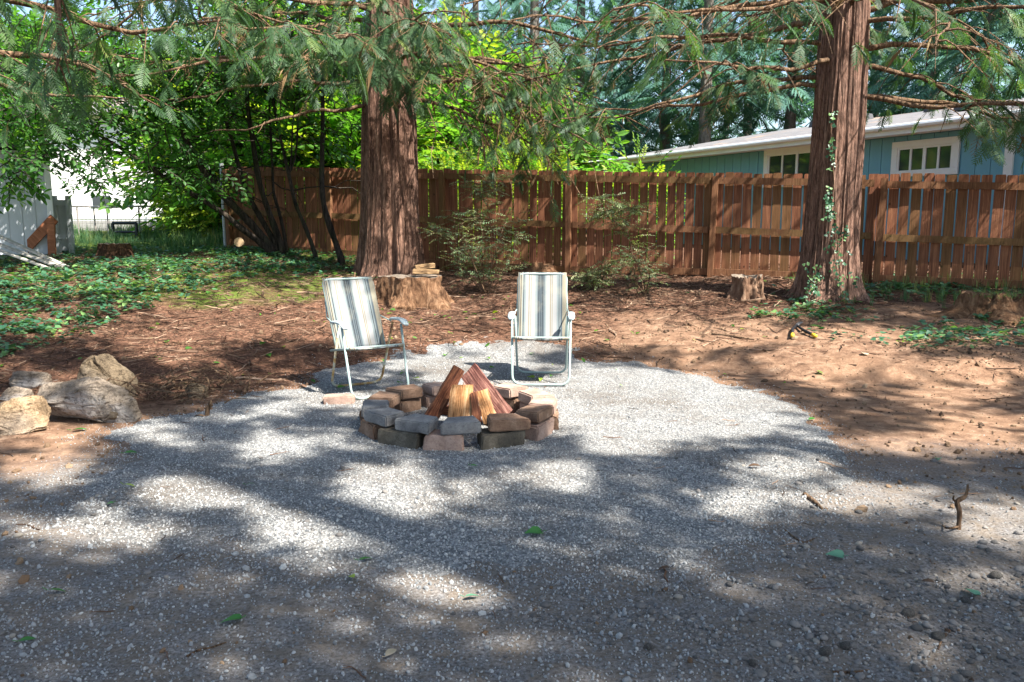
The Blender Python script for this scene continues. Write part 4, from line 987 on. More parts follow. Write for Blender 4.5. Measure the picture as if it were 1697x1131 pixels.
# low left leaves in front of the shed and the bright wall
for (cx, cy, rx, ry, Y, n) in [(40, 190, 90, 60, 12.5, 260), (30, 270, 55, 25, 12, 110), (130, 250, 70, 28, 12.5, 110), (160, 300, 28, 12, 12.5, 60), (230, 250, 80, 40, 13, 160), (270, 300, 60, 18, 13.2, 90), (340, 300, 40, 20, 13.5, 70), (330, 230, 70, 50, 14.5, 200), (150, 170, 120, 60, 13.5, 330), (260, 120, 130, 70, 14, 380), (430, 120, 80, 90, 15, 260), (500, 230, 40, 50, 15.6, 120), (80, 80, 120, 60, 13.5, 300), (20, 300, 30, 12, 11.5, 30)]:
    for i in range(n):
        p = at(cx+r_.gauss(0, rx*.6), cy+r_.gauss(0, ry*.6), Y+r_.uniform(-.9, .9))
        BP.append(np.array(p)); a = r_.uniform(0, 2*PI); BD.append((math.cos(a), math.sin(a), r_.uniform(-.9, .1))); BS.append(r_.uniform(.7, 1.2))
BP = np.array(BP); BD = np.array(BD); BS = np.array(BS); L = litness(BP)
pxx, pyy, _ = topx(BP); lim = np.interp(pxx, [-50, 0, 60, 100, 190, 240, 330, 385, 420, 560, 620], [330, 325, 300, 300, 310, 300, 335, 340, 290, 290, 200])
thin = np.where((pxx > 385) & (pyy > 120), .07, np.where((pxx > 325) & (pyy > 190), .2, np.where((pxx > 95) & (pxx < 345) & (pyy > 215), .22, np.where((pxx < 100) & (pyy > 235), .3, .5))))
kp = (rng.random(len(BP)) < thin) & (rng.random(len(BP)) > .5*L) & (pyy < lim + rng.normal(0, 10, len(BP)))
for cx, cy, rx, ry in ((185, 165, 30, 25), (228, 158, 14, 26), (365, 95, 14, 16), (130, 25, 14, 12), (215, 275, 60, 16), (140, 325, 60, 14)): kp &= ~((np.hypot((pxx-cx)/rx, (pyy-cy)/ry) < 1) & (rng.random(len(BP)) < .8))
o = scatter('crown', P_BROAD, BP[kp], eul_from_dirs(BD[kp], rng.normal(0, .5, kp.sum())), BS[kp], tint=np.clip(rng.normal(.5, .25, kp.sum()), 0, 1)); o.parent = bl; o.location = -Vector(bo)
o = tw.build('twigs', M['darkbark'], bl); o['kind'] = 'stuff'

# ------------------------------------------------------------------ trees and shrubs beyond the fence
def far_conifer(x, y, ht, seed, label, group, low=1.0, wid=.2, trunk=True, tl=(.3, .8), dens=.62):
    z0 = float(Hbase(x, y)); t_ = empty('conifer_tree', (x, y, z0), label, 'tree', group)
    inst('trunk', trunk_mesh('trunk', M['greybark'], [0, 2, ht*.5, ht], [.30, .26, .17, .02], flare=.3, fh=.4, nroot=4, ridge=.03, seed=seed, n=14, mz=14), t_)
    r = np.random.default_rng(seed); n = int(1500*dens); zt = low + (ht-low)*r.random(n)**1.25; fr = (zt-low)/(ht-low)
    rad = ht*wid*(1-fr)**.8*(.75+.3*np.sin(zt*2.3)); a = r.random(n)*2*PI; q = r.random(n)**.55
    P = np.stack([rad*q*np.cos(a), rad*q*np.sin(a), zt - .18*rad*q*q], 1); cl_ = fbm(P[:, 0]*.5+x, P[:, 1]*.5+y, P[:, 2]*.6, seed); k = cl_ > -.33; P, a, fr = P[k], a[k], fr[k]
    D = np.stack([np.cos(a), np.sin(a), r.uniform(-.75, .15, len(a))], 1)
    o = scatter('crown', P_FRF, P, eul_from_dirs(D, r.normal(0, .35, len(a))), r.uniform(.7, 1.4, len(a))*(1.15-.6*fr), tint=np.clip(r.uniform(*tl, len(a))+.2*noise(P[:, 0]*.7, P[:, 1]*.7, P[:, 2]*.7, seed), 0, 1)); o.parent = t_; o.location = (0, 0, 0)
for i, (px, Y, ht, low) in enumerate([(885,34,19,2.5),(960,40,22,2),(1040,44,20,3),(1100,38,21,2.5),(1165,33,22,5.5),(1235,42,24,4),(1305,35,20,5.5),(1440,36,22,4),(1530,34,21,4),(1620,30,19,4.5),(1710,28,20,4),(1390,46,24,3),(1010,58,17,2),(860,60,20,2),(1200,62,22,2),(1570,55,24,3)]):
    lab = {1165: 'conifer whose pale bare trunk stands above the roof left of the straight cedar', 1305: 'conifer whose trunk shows just left of the straight cedar above the roof', 1235: 'conifer between the two bare trunks above the blue roof', 1440: 'conifer rising over the roof just right of the straight cedar', 1710: 'conifer cut by the right edge of the picture behind the house'}.get(px, 'blue-green conifer in the belt of trees behind the blue house')
    p = at(px, 300, Y); far_conifer(p.x, Y, ht, 200+i, lab, 'conifers behind the blue house', low, .2)
for i, (px, Y, ht, low) in enumerate([(120,60,24,3),(20,50,22,3),(560,60,22,2),(740,56,24,2),(790,40,18,1.5)]):
    p = at(px, 300, Y); far_conifer(p.x, Y, ht, 240+i, 'tall green conifer far behind the left half of the fence', 'conifers behind the left part of the fence', low, .22, tl=(.3, .9))
def bush(name, label, px, py_top, Y, w, dpt, seed, n, protos, tint, cat='shrub', group=None, trunk=None, sc=(.8, 1.3), ht=None):
    p = at(px, py_top, Y); z0 = float(Hbase(p.x, Y)); ht = ht or (p.z - z0)
    t_ = empty(name, (p.x, Y, z0), label, cat, group); r = np.random.default_rng(seed)
    u = r.normal(size=(n, 3)); u /= np.linalg.norm(u, axis=1)[:, None]; q = r.random(n)**.33
    P = u*q[:, None]*np.array([w/2, dpt/2, ht*.5]); P *= (1+.28*fbm(u[:, 0]*1.7+seed, u[:, 1]*1.7, u[:, 2]*1.7, seed))[:, None]; P[:, 2] += ht*.5
    P = P[(P[:, 2] > .1) & (fbm(P[:, 0]*1.1+seed, P[:, 1]*1.1, P[:, 2]*1.1, seed+1) > -.42)]
    D = P - np.array([0, 0, ht*.35]); D[:, 2] = D[:, 2]*.6 + r.normal(0, .3, len(P)); 
    o = scatter('crown' if trunk else 'foliage', protos, P, eul_from_dirs(D, r.normal(0, .4, len(P))), r.uniform(*sc, len(P)), tint=np.clip(r.normal(tint, .2, len(P)), 0, 1)); o.parent = t_; o.location = (0, 0, 0)
    for k in range(5 if not trunk else 1):
        mb = MB(); a = r.uniform(0, 2*PI); e = np.array([math.cos(a)*w*.25, math.sin(a)*dpt*.25, ht*.7]) if not trunk else np.array([.2, .1, ht*.8])
        mb.tube(smooth([(0, 0, -.1), e*.5+np.array([0, 0, .1]), e], 8), np.linspace(trunk or .04, .01, 8), 7, 0); mb.build('trunk' if trunk else 'stem', M['darkbark'], t_, smooth=True)
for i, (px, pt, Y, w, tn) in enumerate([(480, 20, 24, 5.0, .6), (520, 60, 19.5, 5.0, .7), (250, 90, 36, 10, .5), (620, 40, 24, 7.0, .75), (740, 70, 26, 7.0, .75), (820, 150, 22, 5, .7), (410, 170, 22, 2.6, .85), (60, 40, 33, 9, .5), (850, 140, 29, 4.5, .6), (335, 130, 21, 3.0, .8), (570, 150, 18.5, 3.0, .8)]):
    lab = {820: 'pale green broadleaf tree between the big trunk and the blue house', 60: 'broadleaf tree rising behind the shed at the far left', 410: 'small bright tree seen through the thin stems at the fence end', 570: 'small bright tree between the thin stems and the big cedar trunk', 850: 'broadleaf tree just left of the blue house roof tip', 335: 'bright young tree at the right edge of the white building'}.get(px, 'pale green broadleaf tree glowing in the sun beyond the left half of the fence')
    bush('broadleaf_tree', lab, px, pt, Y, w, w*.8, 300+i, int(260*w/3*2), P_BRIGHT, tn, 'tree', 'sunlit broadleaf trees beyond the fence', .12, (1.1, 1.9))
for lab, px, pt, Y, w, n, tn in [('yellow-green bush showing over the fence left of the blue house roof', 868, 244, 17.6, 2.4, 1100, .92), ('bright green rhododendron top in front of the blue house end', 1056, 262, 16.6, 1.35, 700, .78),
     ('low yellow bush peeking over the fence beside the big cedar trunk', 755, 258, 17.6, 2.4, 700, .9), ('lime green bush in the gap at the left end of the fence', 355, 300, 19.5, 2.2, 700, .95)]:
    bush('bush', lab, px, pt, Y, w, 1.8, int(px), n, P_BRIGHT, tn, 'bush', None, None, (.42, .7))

# ------------------------------------------------------------------ shrubs and saplings in the yard
def shrub(label, gpx, gpy, stems, Y=None, seed=0, ls=(.8, 1.2), per=3, r0=.012, name='shrub', cat='shrub', tint=.5):
    g = gp(gpx, gpy); Y = Y or g.y; z0 = h1(g.x, g.y); o3 = np.array([g.x, g.y, z0]); t_ = empty(name, tuple(o3), label, cat); r = random.Random(seed); P = []; D = []; S_ = []
    for pp in stems:
        n = len(pp); dy = r.uniform(-.35, .35); pts = [at(a, b, g.y + dy*i/max(1, n-1)) for i, (a, b) in enumerate(pp)]; lp = smooth(pts, n*4); lp[0] = o3 + np.array([r.uniform(-.06, .06), r.uniform(-.06, .06), -.05]) if abs(pp[0][1]-gpy) < 25 else lp[0]
        MB().tube(lp-o3, np.linspace(r0, .003, len(lp)), 5, 0).build('stem', M['limb'], t_, smooth=True)
        for i in range(len(lp)//4, len(lp)):
            for q in range(per):
                a = r.uniform(0, 2*PI); P.append(lp[i]); D.append((math.cos(a), math.sin(a), r.uniform(-.35, .55))); S_.append(r.uniform(*ls))
                if r.random() < .7: P.append(lp[i]+np.array((math.cos(a), math.sin(a), r.uniform(-.1, .3)))*.18*ls[1]); a += r.uniform(-1, 1); D.append((math.cos(a), math.sin(a), r.uniform(-.4, .5))); S_.append(r.uniform(*ls))
    o = scatter('foliage', P_SHRUB, P, eul_from_dirs(D, rng.normal(0, .5, len(P))), S_, tint=np.clip(rng.normal(tint+.2, .25, len(P)), 0, 1)); o.parent = t_; o.location = -Vector(o3)
shrub('bushy huckleberry shrub with small leaves growing between the two chairs', 805, 488, [[(805,488),(790,450),(770,400),(765,370)],[(808,488),(815,440),(830,390),(842,355)],[(805,488),(800,440),(800,390),(790,350)],[(808,488),(835,455),(850,420),(855,385)],[(803,488),(780,460),(765,430),(758,415)],[(806,488),(820,455),(822,410),(815,375)],[(805,488),(795,465),(785,440),(800,410)]], seed=1, per=2, ls=(.65, 1.1))
shrub('spindly pale-leaved sapling against the fence right of the big cedar trunk', 768, 470, [[(768,470),(760,420),(755,380),(750,350)],[(760,420),(735,392),(712,388)],[(758,400),(735,385),(722,372)],[(755,380),(780,360),(792,352)]], seed=2, per=2, ls=(.6, 1.0), r0=.008, tint=.65, name='sapling', cat='sapling')
shrub('pair of thin stems with drooping leaf sprays rising above the fence by the cedar trunk', 812, 462, [[(812,462),(815,400),(808,340),(800,300)],[(808,340),(790,320),(772,300)],[(806,330),(825,310),(838,292)],[(808,345),(800,320),(812,290)]], seed=3, per=3, ls=(.6, 1.0), r0=.007, name='sapling', cat='sapling')
shrub('small round-leaved shrub at the left foot of the twiggy bush by the fence', 985, 482, [[(985,482),(980,462),(972,452)],[(985,482),(995,455),(1005,440)],[(985,482),(1005,452),(1018,432)],[(985,482),(975,470),(970,460)]], seed=4, per=4, ls=(.6, .9), tint=.85)
shrub('twiggy grey-leaved bush in front of the fence right of the right chair', 1068, 492, [[(1068,492),(1060,450),(1045,415)],[(1068,492),(1072,450),(1070,412)],[(1068,492),(1050,460),(1032,430)],[(1068,492),(1058,440),(1040,420)],[(1068,492),(1076,465),(1074,435)]], seed=5, per=2, ls=(.5, .8), tint=.45)
shrub('tall thin sapling with a leafy top in front of the middle of the fence', 1055, 488, [[(1055,488),(1048,420),(1038,380),(1022,340)],[(1040,385),(1015,365),(995,352)],[(1030,355),(1010,335),(985,328)],[(1028,350),(1045,345),(1058,350)],[(1024,345),(1005,350),(990,362)]], seed=6, per=3, ls=(.7, 1.0), r0=.008, tint=.7, name='sapling', cat='sapling')
# ivy climbing the right cedar
V = []; D = []; tr = []
r_ = random.Random(8)
for (a, b, c, n) in [((1345, 515), (1352, 440), 18, 34), ((1395, 500), (1370, 300), 9, 36), ((1372, 420), (1378, 180), 6, 26), ((1415, 470), (1400, 380), 6, 10)]:
    for i in range(n):
        t = r_.random()**1.2; px_ = a[0]+(b[0]-a[0])*t+r_.gauss(0, c*.6)*(1-t*.5); py_ = a[1]+(b[1]-a[1])*t
        p = at(px_, py_, orgR[1]-.36-.15*(1-t)); V.append(np.array(p)); D.append((r_.uniform(-1, 1), -1, r_.uniform(-.6, .3)))
V = np.array(V); iv = empty('climbing_ivy', (orgR[0]-.1, orgR[1]-.45, orgR[2]), 'strand of small-leaved ivy climbing the front of the straight right-hand cedar', 'ivy')
o = scatter('leaves', P_IVY, V, np.stack([R(75)+rng.normal(0, .3, len(V)), rng.normal(0, .3, len(V)), rng.normal(0, .5, len(V))], 1), rng.uniform(.35, .65, len(V))); o.parent = iv; o.location = -iv.location
for (x1, x2, y2) in ((1346, 1352, 440), (1394, 1376, 200)):
    MB().tube(np.array([list(at(x1+(x2-x1)*t, 512+(y2-512)*t, orgR[1]-.37-.12*(1-t))) for t in np.linspace(0, 1, 9)])-np.array(iv.location), .006, 4).build('stem', M['limb'], iv)
# ------------------------------------------------------------------ fire pit ring
PIT = Vector((-.365, 5.50, 0)); 
def m_block(name, a, b, c):
    m = NT(name); r = rnd(m); v0 = m.tc(); add = m.n('VectorMath'); add.operation = 'ADD'; cmb = m.n('CombineXYZ'); m.val(cmb.inputs[0], m.math('MULTIPLY', r, 31.0)); m.l(v0, add.inputs[0]); m.l(cmb.outputs[0], add.inputs[1]); v = add.outputs[0]
    n1 = m.noise(9, 6, .7, v); n2 = m.noise(90, 4, .7, v)
    col = m.ramp(n1, [(.3, a), (.55, b), (.75, c)]); col = m.mix(m.ramp(n2, [(.3, .5), (.5, 0.0)]), col, tuple(k*.4 for k in a)); col = m.mix(m.ramp(n2, [(.62, 0.0), (.8, .4)]), col, tuple(min(1, k*1.4) for k in c))
    return m.done(col, .95, m.bump(n2, .6, .004, m.bump(n1, .5, .012)), .15)
MBK = {'grey': m_block('grey_block', srgb('5C5B5C'), srgb('7C7B7A'), srgb('9C9994')), 'brown': m_block('brown_block', srgb('5C463A'), srgb('836A58'), srgb('A58C78')),
       'pink': m_block('pink_block', srgb('826A5E'), srgb('A58C7E'), srgb('BDA698')), 'dark': m_block('dark_block', srgb('3E3A34'), srgb('5C564C'), srgb('7A7366'))}
def block_mesh(w, wi, d, h, seed, rough=.0025, mat='grey', split=False):
    """worn trapezoid retaining block: w outer face width, wi inner"""
    import bmesh
    bm = bmesh.new(); V = [(-w/2, -d/2, 0), (w/2, -d/2, 0), (wi/2, d/2, 0), (-wi/2, d/2, 0), (-w/2, -d/2, h), (w/2, -d/2, h), (wi/2, d/2, h), (-wi/2, d/2, h)]
    vs = [bm.verts.new(v) for v in V]
    for f in [(0, 3, 2, 1), (4, 5, 6, 7), (0, 1, 5, 4), (1, 2, 6, 5), (2, 3, 7, 6), (3, 0, 4, 7)]: bm.faces.new([vs[i] for i in f])
    bmesh.ops.bevel(bm, geom=list(bm.edges), offset=.009, segments=2, affect='EDGES')
    bmesh.ops.subdivide_edges(bm, edges=list(bm.edges), cuts=3, use_grid_fill=True)
    P = np.array([v.co[:] for v in bm.verts]); amp = rough + (.010*(P[:, 1] < -d/2+.012) if split else 0)
    nn = np.stack([fbm(P[:, 0]*16+seed, P[:, 1]*16, P[:, 2]*16, seed+k, 4) for k in range(3)], 1); P = P + nn*np.reshape(amp, (-1, 1))*1.6
    chip = sst(.35, .8, noise(P[:, 0]*9+seed*3, P[:, 1]*9, P[:, 2]*9, seed+9)); P = P*(1 - .05*chip[:, None]*np.array([1, 1, 0]))
    for v, p in zip(bm.verts, P): v.co = p
    me = bpy.data.meshes.new('brick'); bm.to_mesh(me); bm.free(); me.materials.append(MBK[mat])
    me.polygons.foreach_set('use_smooth', [True]*len(me.polygons)); me.set_sharp_from_angle(angle=R(38)) if hasattr(me, 'set_sharp_from_angle') else None
    return me
pit = empty('fire_pit_ring', PIT, 'low ring of two courses of worn concrete blocks amid the gravel', 'fire pit')
def pz(px, py, z):
    d = ray(px, py); t = (z-CAM_H)/d[2]; return Vector((d[0]*t, d[1]*t, z))
CAPZ = .105
caps = [(-85.5,0,'grey',.245,.575), (-57.5,-14,'brown',.265,.60), (-29.5,4,'brown',.235,.585), (-3,-6,'pink',.24,.58), (25,8,'pink',.245,.585), (53,-4,'pink',.24,.57), (81,0,'pink',.24,.58), (109,5,'pink',.235,.57), (137,-7,'brown',.25,.585), (164,6,'brown',.245,.575), (-168.5,-5,'grey',.235,.58), (-141,5,'grey',.25,.59), (-113,-3,'grey',.25,.575)]
for i, (an, jit, mt, w, rr) in enumerate(caps):
    a = R(an); x_, y_ = rr*math.cos(a), rr*math.sin(a)
    inst('brick', block_mesh(w*1.05, w*.74, .18, .074, 10+i, mat=mt), pit, (x_, y_, CAPZ+.004+.003*(i % 3)), (random.gauss(0, .02), random.gauss(0, .02), a+PI/2+R(jit)), (1, 1, 1))
lows = [(-150, 'brown', .27), (-122, 'dark', .31), (-95, 'pink', .26), (-62, 'dark', .31), (-30, 'pink', .28), (-2, 'brown', .27), (26, 'pink', .28), (54, 'brown', .28), (82, 'pink', .28), (110, 'pink', .28), (138, 'brown', .28), (168, 'brown', .28), (-176, 'brown', .2)]
for i, (a, mt, w) in enumerate(lows):
    if i == 12: continue
    a = R(a); r0 = .60; x, y = r0*math.cos(a), r0*math.sin(a)
    inst('brick', block_mesh(w, w*.74, .17, .155, 40+i, .003, mt, True), pit, (x, y, -.05), (0, 0, a+PI/2+random.gauss(0, .03)))
# ash and gravel inside are the pad itself; lone block by the left chair
o = inst('brick', block_mesh(.235, .235, .12, .085, 77, mat='pink'), None, tuple(pz(561, 668, .02)+Vector((0, 0.03, -.03))), (0, 0, R(4)))
tag(o, 'single pinkish block lying on the gravel by the foot of the left chair', 'brick')

# firewood
def m_wood(name, a, b, c):
    m = NT(name); v = m.tc(scale=(14, 14, .9)); n = m.noise(3.2, 6, .7, v, .8); n2 = m.noise(6, 4, .6, m.tc())
    col = m.ramp(n, [(.36, a), (.5, b), (.66, c)]); col = m.mix(m.ramp(n2, [(.45, 0.0), (.65, .7)]), col, tuple(k*.7 for k in a))
    return m.done(col, .88, m.bump(n, 1.0, .012), .15)
MW1 = m_wood('split_wood', srgb('5A3820'), srgb('A87A50'), srgb('CDA47A')); MW2 = m_wood('purplish_split_wood', srgb('4E2E2A'), srgb('865A50'), srgb('B08474')); MW3 = m_wood('red_split_wood', srgb('38201A'), srgb('6E4430'), srgb('96684C'))
MWB_ = m_bark('firewood_bark', (.03, .018, .012), (.08, .045, .03), (.15, .09, .06))
def log_mesh(L, w, th, seed, mats):
    """split wedge: flat faces of wood, rounded bark back; x across, y depth, z along"""
    r = random.Random(seed); n = 15; prof = [(-w/2, 0), (-w*.1, -th*.06), (w/2, 0), (w*.44, th*.4), (w*.2, th*.9), (0, th), (-w*.24, th*.85), (-w*.46, th*.4)]
    mb = MB(); m_ = len(prof); V = []
    for i in range(n):
        t = i/(n-1); k = 1-.10*t*r.uniform(.7, 1.3)
        for j, (x, y) in enumerate(prof): V.append((x*k+.004*noise(t*5, j, seed)+.006*math.sin(t*3+seed), y*k+.004*noise(t*6, j+7., seed), L*t + (.012*noise(x*30, y*30, seed) if i in (0, n-1) else 0)))
    for i in range(n-1):
        for j in range(m_):
            mb_i = 0 if j in (0, 1, 2, 7) else 1
            mb.f.append((i*m_+j, i*m_+(j+1) % m_, (i+1)*m_+(j+1) % m_, (i+1)*m_+j)); mb.m.append(mb_i)
    mb.f.append(tuple(range(m_-1, -1, -1))); mb.m.append(0); mb.f.append(tuple((n-1)*m_+j for j in range(m_))); mb.m.append(0); mb.v.append(np.array(V, float)); mb.n = len(V)
    return mb.mesh('firewood', mats)
def place_log(lab, b, t, w, th, seed, mats, roll=0.0, over=1.0):
    b, t = Vector(b), Vector(t); Z_ = (t-b).normalized(); L = (t-b).length*over
    Yv = Vector((0, 1, 0)); Yv = (Yv - Z_*Yv.dot(Z_)).normalized(); Xv = Yv.cross(Z_); Mx = Matrix((Xv, Yv, Z_)).transposed() @ Matrix.Rotation(roll, 3, 'Z')
    tag(inst('firewood', log_mesh(L, w, th, seed, mats), None, b, Mx.to_euler()), lab, 'firewood')
place_log('dark bark-edged log leaning right at the left of the firewood teepee', at(712, 697, 5.38), at(762, 611, 5.60), .10, .09, 1, [MW3, MWB_], R(18))
place_log('broad pale split log standing in the middle of the firewood teepee', at(759, 702, 5.24), at(768, 638, 5.40), .165, .10, 2, [MW1, MWB_], R(-4))
place_log('large purplish split log leaning left at the right of the firewood teepee', at(836, 694, 5.36), at(776, 614, 5.60), .17, .09, 3, [MW2, MWB_], R(-8))
place_log('thin reddish splinter log beside the broad middle log of the fire', at(793, 700, 5.20), at(784, 650, 5.36), .055, .06, 4, [MW3, MWB_], 0)
place_log('yellowish split log in front of the large purplish log', at(815, 700, 5.20), at(797, 647, 5.40), .095, .06, 5, [MW1, MWB_], R(6))
place_log('short split log lying at the back inside the fire ring', (PIT.x-.2, PIT.y+.25, .03), (PIT.x+.18, PIT.y+.2, .05), .10, .09, 6, [MW3, MWB_], 0)

# ------------------------------------------------------------------ folding lawn chairs
def stripes(name):
    m = NT(name); sx = m.n('SeparateXYZ'); m.l(m._tcout() if hasattr(m, '_tcout') else m.tc(), sx.inputs[0])
    f = m.math('MULTIPLY_ADD', sx.outputs[0], 1/.46, .5)
    cream, white, teal, slate, dk, tan = srgb('908A7A'), srgb('919292'), srgb('788284'), srgb('525C62'), srgb('2A2F34'), srgb('7A7058')
    seq = [(0, cream), (.03, slate), (.05, cream), (.065, dk), (.08, cream), (.10, teal), (.12, dk), (.135, teal), (.17, white), (.23, tan), (.245, white), (.27, tan), (.28, white), (.36, teal), (.40, slate), (.425, dk), (.44, slate), (.465, dk), (.48, slate), (.50, dk), (.515, slate), (.55, teal), (.575, white), (.66, tan), (.672, white), (.695, tan), (.707, white), (.79, teal), (.83, dk), (.842, teal), (.87, slate), (.90, cream)]
    col = m.ramp(f, seq[:32], 'CONSTANT')
    v = m.tc(); weave = m.noise(220, 2, .6, v); st = m.noise(5, 4, .6, v)
    col = m.mix(m.ramp(st, [(.5, 0.0), (.8, .35)]), col, srgb('B5AD94'))
    return m.done(col, .8, m.bump(weave, .25, .002), .2, 0, .22)
MST = stripes('striped_sling_fabric')
MTUBE = m_plain('pale_green_enamel', (.27, .35, .33), .45, .18, 7, .05, .0, .5)
def m_rusty():
    m = NT('rusting_enamel'); v = m.tc(); n = m.noise(5, 5, .7, v); c = m.ramp(n, [(.40, (.45, .50, .44)), (.52, (.42, .27, .10)), (.62, (.16, .07, .035))]); return m.done(c, .6, m.bump(n, .3, .003), .3)
MRUST = m_rusty(); MARM = m_plain('pale_plastic_arm', (.34, .40, .41), .5, .06, 6, .05)
def u_loop(p0, p1, p2, p3, r=.085, n=6):
    """polyline p0-p1-p2-p3 with rounded corners at p1, p2"""
    P = [Vector(p0)]
    for a, b, c in ((p0, p1, p2), (p1, p2, p3)):
        a, b, c = Vector(a), Vector(b), Vector(c); u = (a-b).normalized()*r; w = (c-b).normalized()*r
        for k in range(n+1):
            t = k/n; P.append(b + u*(1-t)**2 + w*t**2)
    P.append(Vector(p3)); return [list(q) for q in P]
def make_chair(loc, rz, label, rear):
    root = empty('lawn_chair', loc, label, 'chair', 'striped folding lawn chairs', rz); tr = .0105
    W = .255
    MB().tube(u_loop((-W, -.13, .565), (-W+.01, -.30, tr), (W-.01, -.30, tr), (W, -.13, .565)), tr, 8).build('leg_frame', MTUBE, root, smooth=True)
    MB().tube(u_loop((-W+.02, .00, .565), (-W+.03, .27, tr), (W-.03, .27, tr), (W-.02, .0, .565)), tr, 8).build('leg_frame', rear, root, smooth=True)
    # seat and back tubes
    wb = .215
    MB().tube(u_loop((-wb, .13, .34), (-wb-.01, .43, .915), (wb+.01, .43, .915), (wb, .13, .34), .06), .0095, 8).build('back_frame', MTUBE, root, smooth=True)
    MB().tube(u_loop((-W+.012, .20, .335), (-W+.012, -.215, .405), (W-.012, -.215, .405), (W-.012, .20, .335), .03), .0095, 8).build('seat_frame', MTUBE, root, smooth=True)
    for s in (-1, 1):
        # hinge strut from arm to back, and from seat to rear leg
        MB().tube([(s*(W-.005), .07, .57), (s*(wb+.018), .30, .60), (s*(wb+.012), .352, .75)], .006, 6).build('strut', MTUBE, root, smooth=True)
        MB().tube([(s*(W-.02), .10, .352), (s*(W-.026), .19, .20)], .006, 6).build('strut', rear, root)
        # armrest: moulded plastic, rounded and dipped at the front
        n = 12; secs = []
        for i in range(n):
            t = i/(n-1); y = .10-.34*t; w = .024+.009*math.sin(PI*min(1, t*1.1))+.006*(t > .75); z = .585+.016*math.sin(PI*t*.9)-.022*sst(.75, 1, t); hgt = .012+.004*t
            if i in (0, n-1): w *= .6; hgt *= .6
            cx = s*(W+.004)
            secs.append([(cx+w*math.cos(a)*(1 if abs(math.cos(a)) < .99 else 1), y, z+hgt*math.sin(a)) for a in np.linspace(0, 2*PI, 12, endpoint=False)])
        A = np.array(secs); me = grid_mesh('armrest', A[:, :, 0], A[:, :, 1], A[:, :, 2], MARM, True, wrap=True)
        import bmesh
        bm = bmesh.new(); bm.from_mesh(me); bmesh.ops.holes_fill(bm, edges=[e for e in bm.edges if e.is_boundary]); bmesh.ops.recalc_face_normals(bm, faces=bm.faces); bm.to_mesh(me); bm.free()
        inst('armrest', me, root)
    # sling: back wraps the frame at the top; seat sags
    def sling(name, prof, wf):
        nx = 22; xs = np.linspace(-1, 1, nx); P = smooth([(0, a, b) for a, b in prof], 26); Xg = np.zeros((26, nx)); Yg = Xg.copy(); Zg = Xg.copy()
        for i in range(26):
            t = i/25; w = wf(t); Xg[i] = xs*w; nrm = (1-xs**2); sag = .018*math.sin(PI*t); Yg[i] = P[i][1] + (sag*nrm if name == 'backrest' else 0); Zg[i] = P[i][2] - (sag*nrm if name == 'seat' else 0) + .0015*np.sin(xs*37+t*9)
        o = inst(name, grid_mesh(name, Xg, Yg, Zg, MST), root); md = o.modifiers.new('thick', 'SOLIDIFY'); md.thickness = .003; md.offset = 0
    def wback(t): return .213 + .012*min(1, t*3) - .05*max(0, (t-.80)/.2)**2.2
    sling('backrest', [(.128, .345), (.215, .52), (.31, .71), (.385, .855), (.425, .922), (.440, .918), (.434, .885)], wback)
    sling('seat', [(.125, .348), (.04, .352), (-.07, .376), (-.17, .398), (-.225, .413), (-.236, .402), (-.222, .390)], lambda t: .232)
    return root
c = gp(638, 655); make_chair((-1.21, 6.62, s1(-1.21, 6.62)+.004), R(31), 'lawn chair with cream striped sling and rusty rear legs, left of the pit', MRUST)
c = (.262, 7.08); make_chair((c[0], c[1], s1(*c)+.004), R(-3), 'lawn chair with bluish striped sling facing the viewer behind the pit', MTUBE)

# ------------------------------------------------------------------ rocks at the left
def m_rock(name, a, b, c, pale=.5):
    m = NT(name); v = m.tc(); n1 = m.noise(4, 7, .7, v, .5); n2 = m.noise(28, 5, .7, v); n3 = m.noise(1.6, 3, .5, v)
    col = m.ramp(n1, [(.3, a), (.5, b), (.68, c)]); col = m.mix(m.ramp(n3, [(.52, 0.0), (.62, pale)]), col, srgb('C9C4C0')); col = m.mix(m.ramp(n2, [(.34, .8), (.5, 0.0)]), col, tuple(k*.4 for k in a)); n5 = m.noise(75, 4, .8, v); col = m.mix(m.ramp(n5, [(.5, 0.0), (.7, .45)]), col, tuple(min(1, k*1.35) for k in c))
    st = m.noise(5, 5, .7, m.tc(scale=(.6, 1, 5)), .6); col = m.mix(m.ramp(st, [(.36, .6), (.46, 0.0)]), col, tuple(k*.45 for k in a))
    return m.done(col, .95, m.bump(st, .9, .03, m.bump(n2, 1.0, .02, m.bump(n1, 1.0, .05))), .12)
MRK1 = m_rock('pale_grey_rock', srgb('584D42'), srgb('85786A'), srgb('A59888'), .5); MRK2 = m_rock('brown_rock', srgb('453A2E'), srgb('6E604E'), srgb('8A7C68'), .1); MRK3 = m_rock('buff_rock', srgb('7E684E'), srgb('A48B6E'), srgb('BFA88A'), .2)
